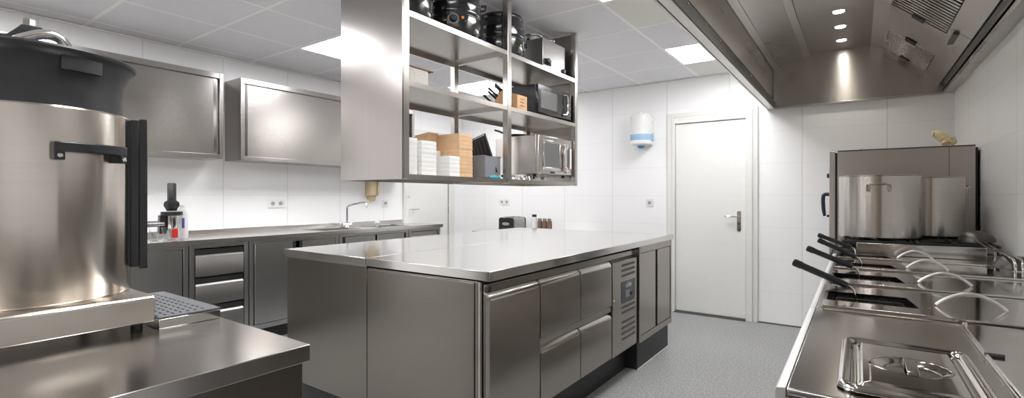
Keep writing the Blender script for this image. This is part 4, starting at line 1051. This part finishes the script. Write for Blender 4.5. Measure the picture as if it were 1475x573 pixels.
q0, q1 = lerp(LA, LB, .84), lerp(LA, LB, 1); strip(*q0, *q1, 'slope_trim', ST_HTRIM, off=.010, th=.009, bevel=.001)
q0, q1 = lerp(LA, LB, .165), lerp(LA, LB, .835)
yy = yb
while yy > .3:
    strip(*q0, *q1, 'slope_panel', ST_HOOD, yy-2.6, yy-.006, off=.005, th=.004); yy -= 2.606
part('light_panel', MB().box(-.36, .093, ya, yb, 2.541, 2.547), ST_HOOD, t)
RA, RB = (.18, 2.496), (.553, 2.159)
strip(.093, 2.541, .18, 2.496, 'filter_header', ST_HTRIM)
strip(*RA, *RB, 'right_slope', SLOTD, th=.004, off=-.012)  # dark sheet behind the filters, painting shade between the slats
U = .74
yf = 5.17
k = 0
lowq0, lowq1 = lerp(RA, RB, U), RB
kinds = ['slat', 'plain', 'slat', 'slat', 'plain', 'slat', 'slat', 'plain', 'slat']
strip(*RA, *RB, 'filter_end_plate', ST_HOOD, 5.17, yb)
for kd in kinds:
    y1_ = yf; y0_ = yf-.555; yf = y0_-.006
    if y0_ < ya: break
    if kd == 'plain':
        f = strip(*RA, *lerp(RA, RB, U), 'blank_filter_plate', ST_HOOD, y0_, y1_, off=.002)
    else:
        m = MB(); ns = 12; pitch = (y1_-y0_)/ns
        A_, B_ = lerp(RA, RB, .01), lerp(RA, RB, U-.01)
        dx, dz = B_[0]-A_[0], B_[1]-A_[1]; L = math.hypot(dx, dz); nx, nz = -dz/L, dx/L
        if nz < 0: nx, nz = -nx, -nz
        for j in range(ns):
            a = y0_+pitch*j+.003; b = a+pitch*.52
            m.prism([(A_[0]-nx*.004, A_[1]-nz*.004), (B_[0]-nx*.004, B_[1]-nz*.004), (B_[0]+nx*.006, B_[1]+nz*.006), (A_[0]+nx*.006, A_[1]+nz*.006)], 'y', a, b)
        f = part('baffle_filter', m, ST_POL, t, .002)
    h0, h1 = lerp(RA, RB, .30), lerp(RA, RB, .46)
    strip(*h0, *h1, 'filter_grip', SLOTD, y1_-.045, y1_+.004, th=.006, off=.010)
    if kd == 'plain' or k == 0: strip(*h0, *h1, 'grip_flap', ST_HOOD, y0_+.01, y0_+.055, th=.003, off=.012)
    k += 1
yy = yb
for seg in (1.37, 1.37, 1.37, 1.37):
    strip(*lowq0, *lowq1, 'lower_slope_plate', ST_HOOD, max(ya, yy-seg), yy-.006, off=.003); yy -= seg
qa, qb = lerp(RA, RB, .79), lerp(RA, RB, .80)
part('latch', MB().box(.47, .50, 3.93, 4.17, 2.20, 2.222), ST_DARK, t, .003)
part('right_gutter', MB().prism([(.553, 2.165), (.575, 2.14), (.575, 2.10), (.585, 2.10), (.585, 2.18), (.56, 2.19)], 'y', ya, yb), ST_DARK, t)
part('right_gutter_floor', MB().box(.553, .585, ya, yb, 2.155, 2.162), SLOTD, t)
part('right_rim', MB().box(.575, XR-.001, ya, yb, zb, 2.092).box(.575, .585, ya, yb, 2.092, 2.12), ST_HOOD, t, .002)
ep = [(-.652, 2.075), (-.662, 2.452), (-.36, 2.5405), (.093, 2.5405), (.18, 2.495), (.553, 2.158), (.575, 2.12), (.575, 2.075)]
for a, b in ((yb-.045, yb-.04), (ya, ya+.005)):
    part('end_plate', MB().prism(ep, 'y', a, b), ST_HEND, t)
part('end_rim', MB().box(-.652, .575, yb-.05, yb, zb-.006, zb+.012), ST_HOOD, t, .003)
part('top_cover', MB().prism([(XA+.012, 2.50), (XR-.002, 2.50), (XR-.002, 2.57), (XA+.012, 2.57)], 'y', ya, yb), ST_DARK, t) if False else None
for sy in (4.95, 4.55, 4.17, 3.78, 3.38, 2.6, 1.8, 1.0, .2):
    s = part('spot_ring', MB().lathe([(.034, 2.5415), (.047, 2.5385), (.050, 2.541)], (-.108, sy, 0), 28), CHROME, t)
    part('spot_lens', MB().lathe([(0, 2.5395), (.034, 2.5395)], (-.108, sy, 0), 28), SPOT, s)

# ------------------------------------------------------------------ lights the room has: spots in the hood
for sy in (4.95, 4.55, 4.17, 3.78, 3.38, 2.6, 1.8, 1.0, .2):
    l = bpy.data.lights.new('hood_spot', 'SPOT'); l.energy = 5; l.spot_size = math.radians(110); l.spot_blend = .7; l.shadow_soft_size = .03
    l.color = (1, .95, .87)
    o = bpy.data.objects.new('hood_spot', l); COL.objects.link(o); o.location = (-.108, sy, 2.530)
w = bpy.data.worlds.new('World'); S.world = w; w.use_nodes = True
w.node_tree.nodes['Background'].inputs[0].default_value = (.9, .93, 1, 1); w.node_tree.nodes['Background'].inputs[1].default_value = .2

# ------------------------------------------------------------------ camera
cam = bpy.data.cameras.new('camera'); co = bpy.data.objects.new('camera', cam); COL.objects.link(co)
cam.sensor_fit = 'HORIZONTAL'; cam.sensor_width = 36; cam.lens = 36*703.7/1475
cam.shift_y = (283-286.5)/1475; cam.clip_start = .02
co.location = (0, 0, H); co.rotation_euler = (PI/2, 0, math.atan2(497.5, 703.7))
S.camera = co
S.view_settings.view_transform = 'Standard'; S.view_settings.look = 'None'; S.view_settings.gamma = 1
S.view_settings.use_curve_mapping = False
S.view_settings.exposure = .42
S.cycles.max_bounces = 10; S.cycles.diffuse_bounces = 8; S.cycles.glossy_bounces = 6; S.cycles.transmission_bounces = 8
S.cycles.sample_clamp_indirect = 6
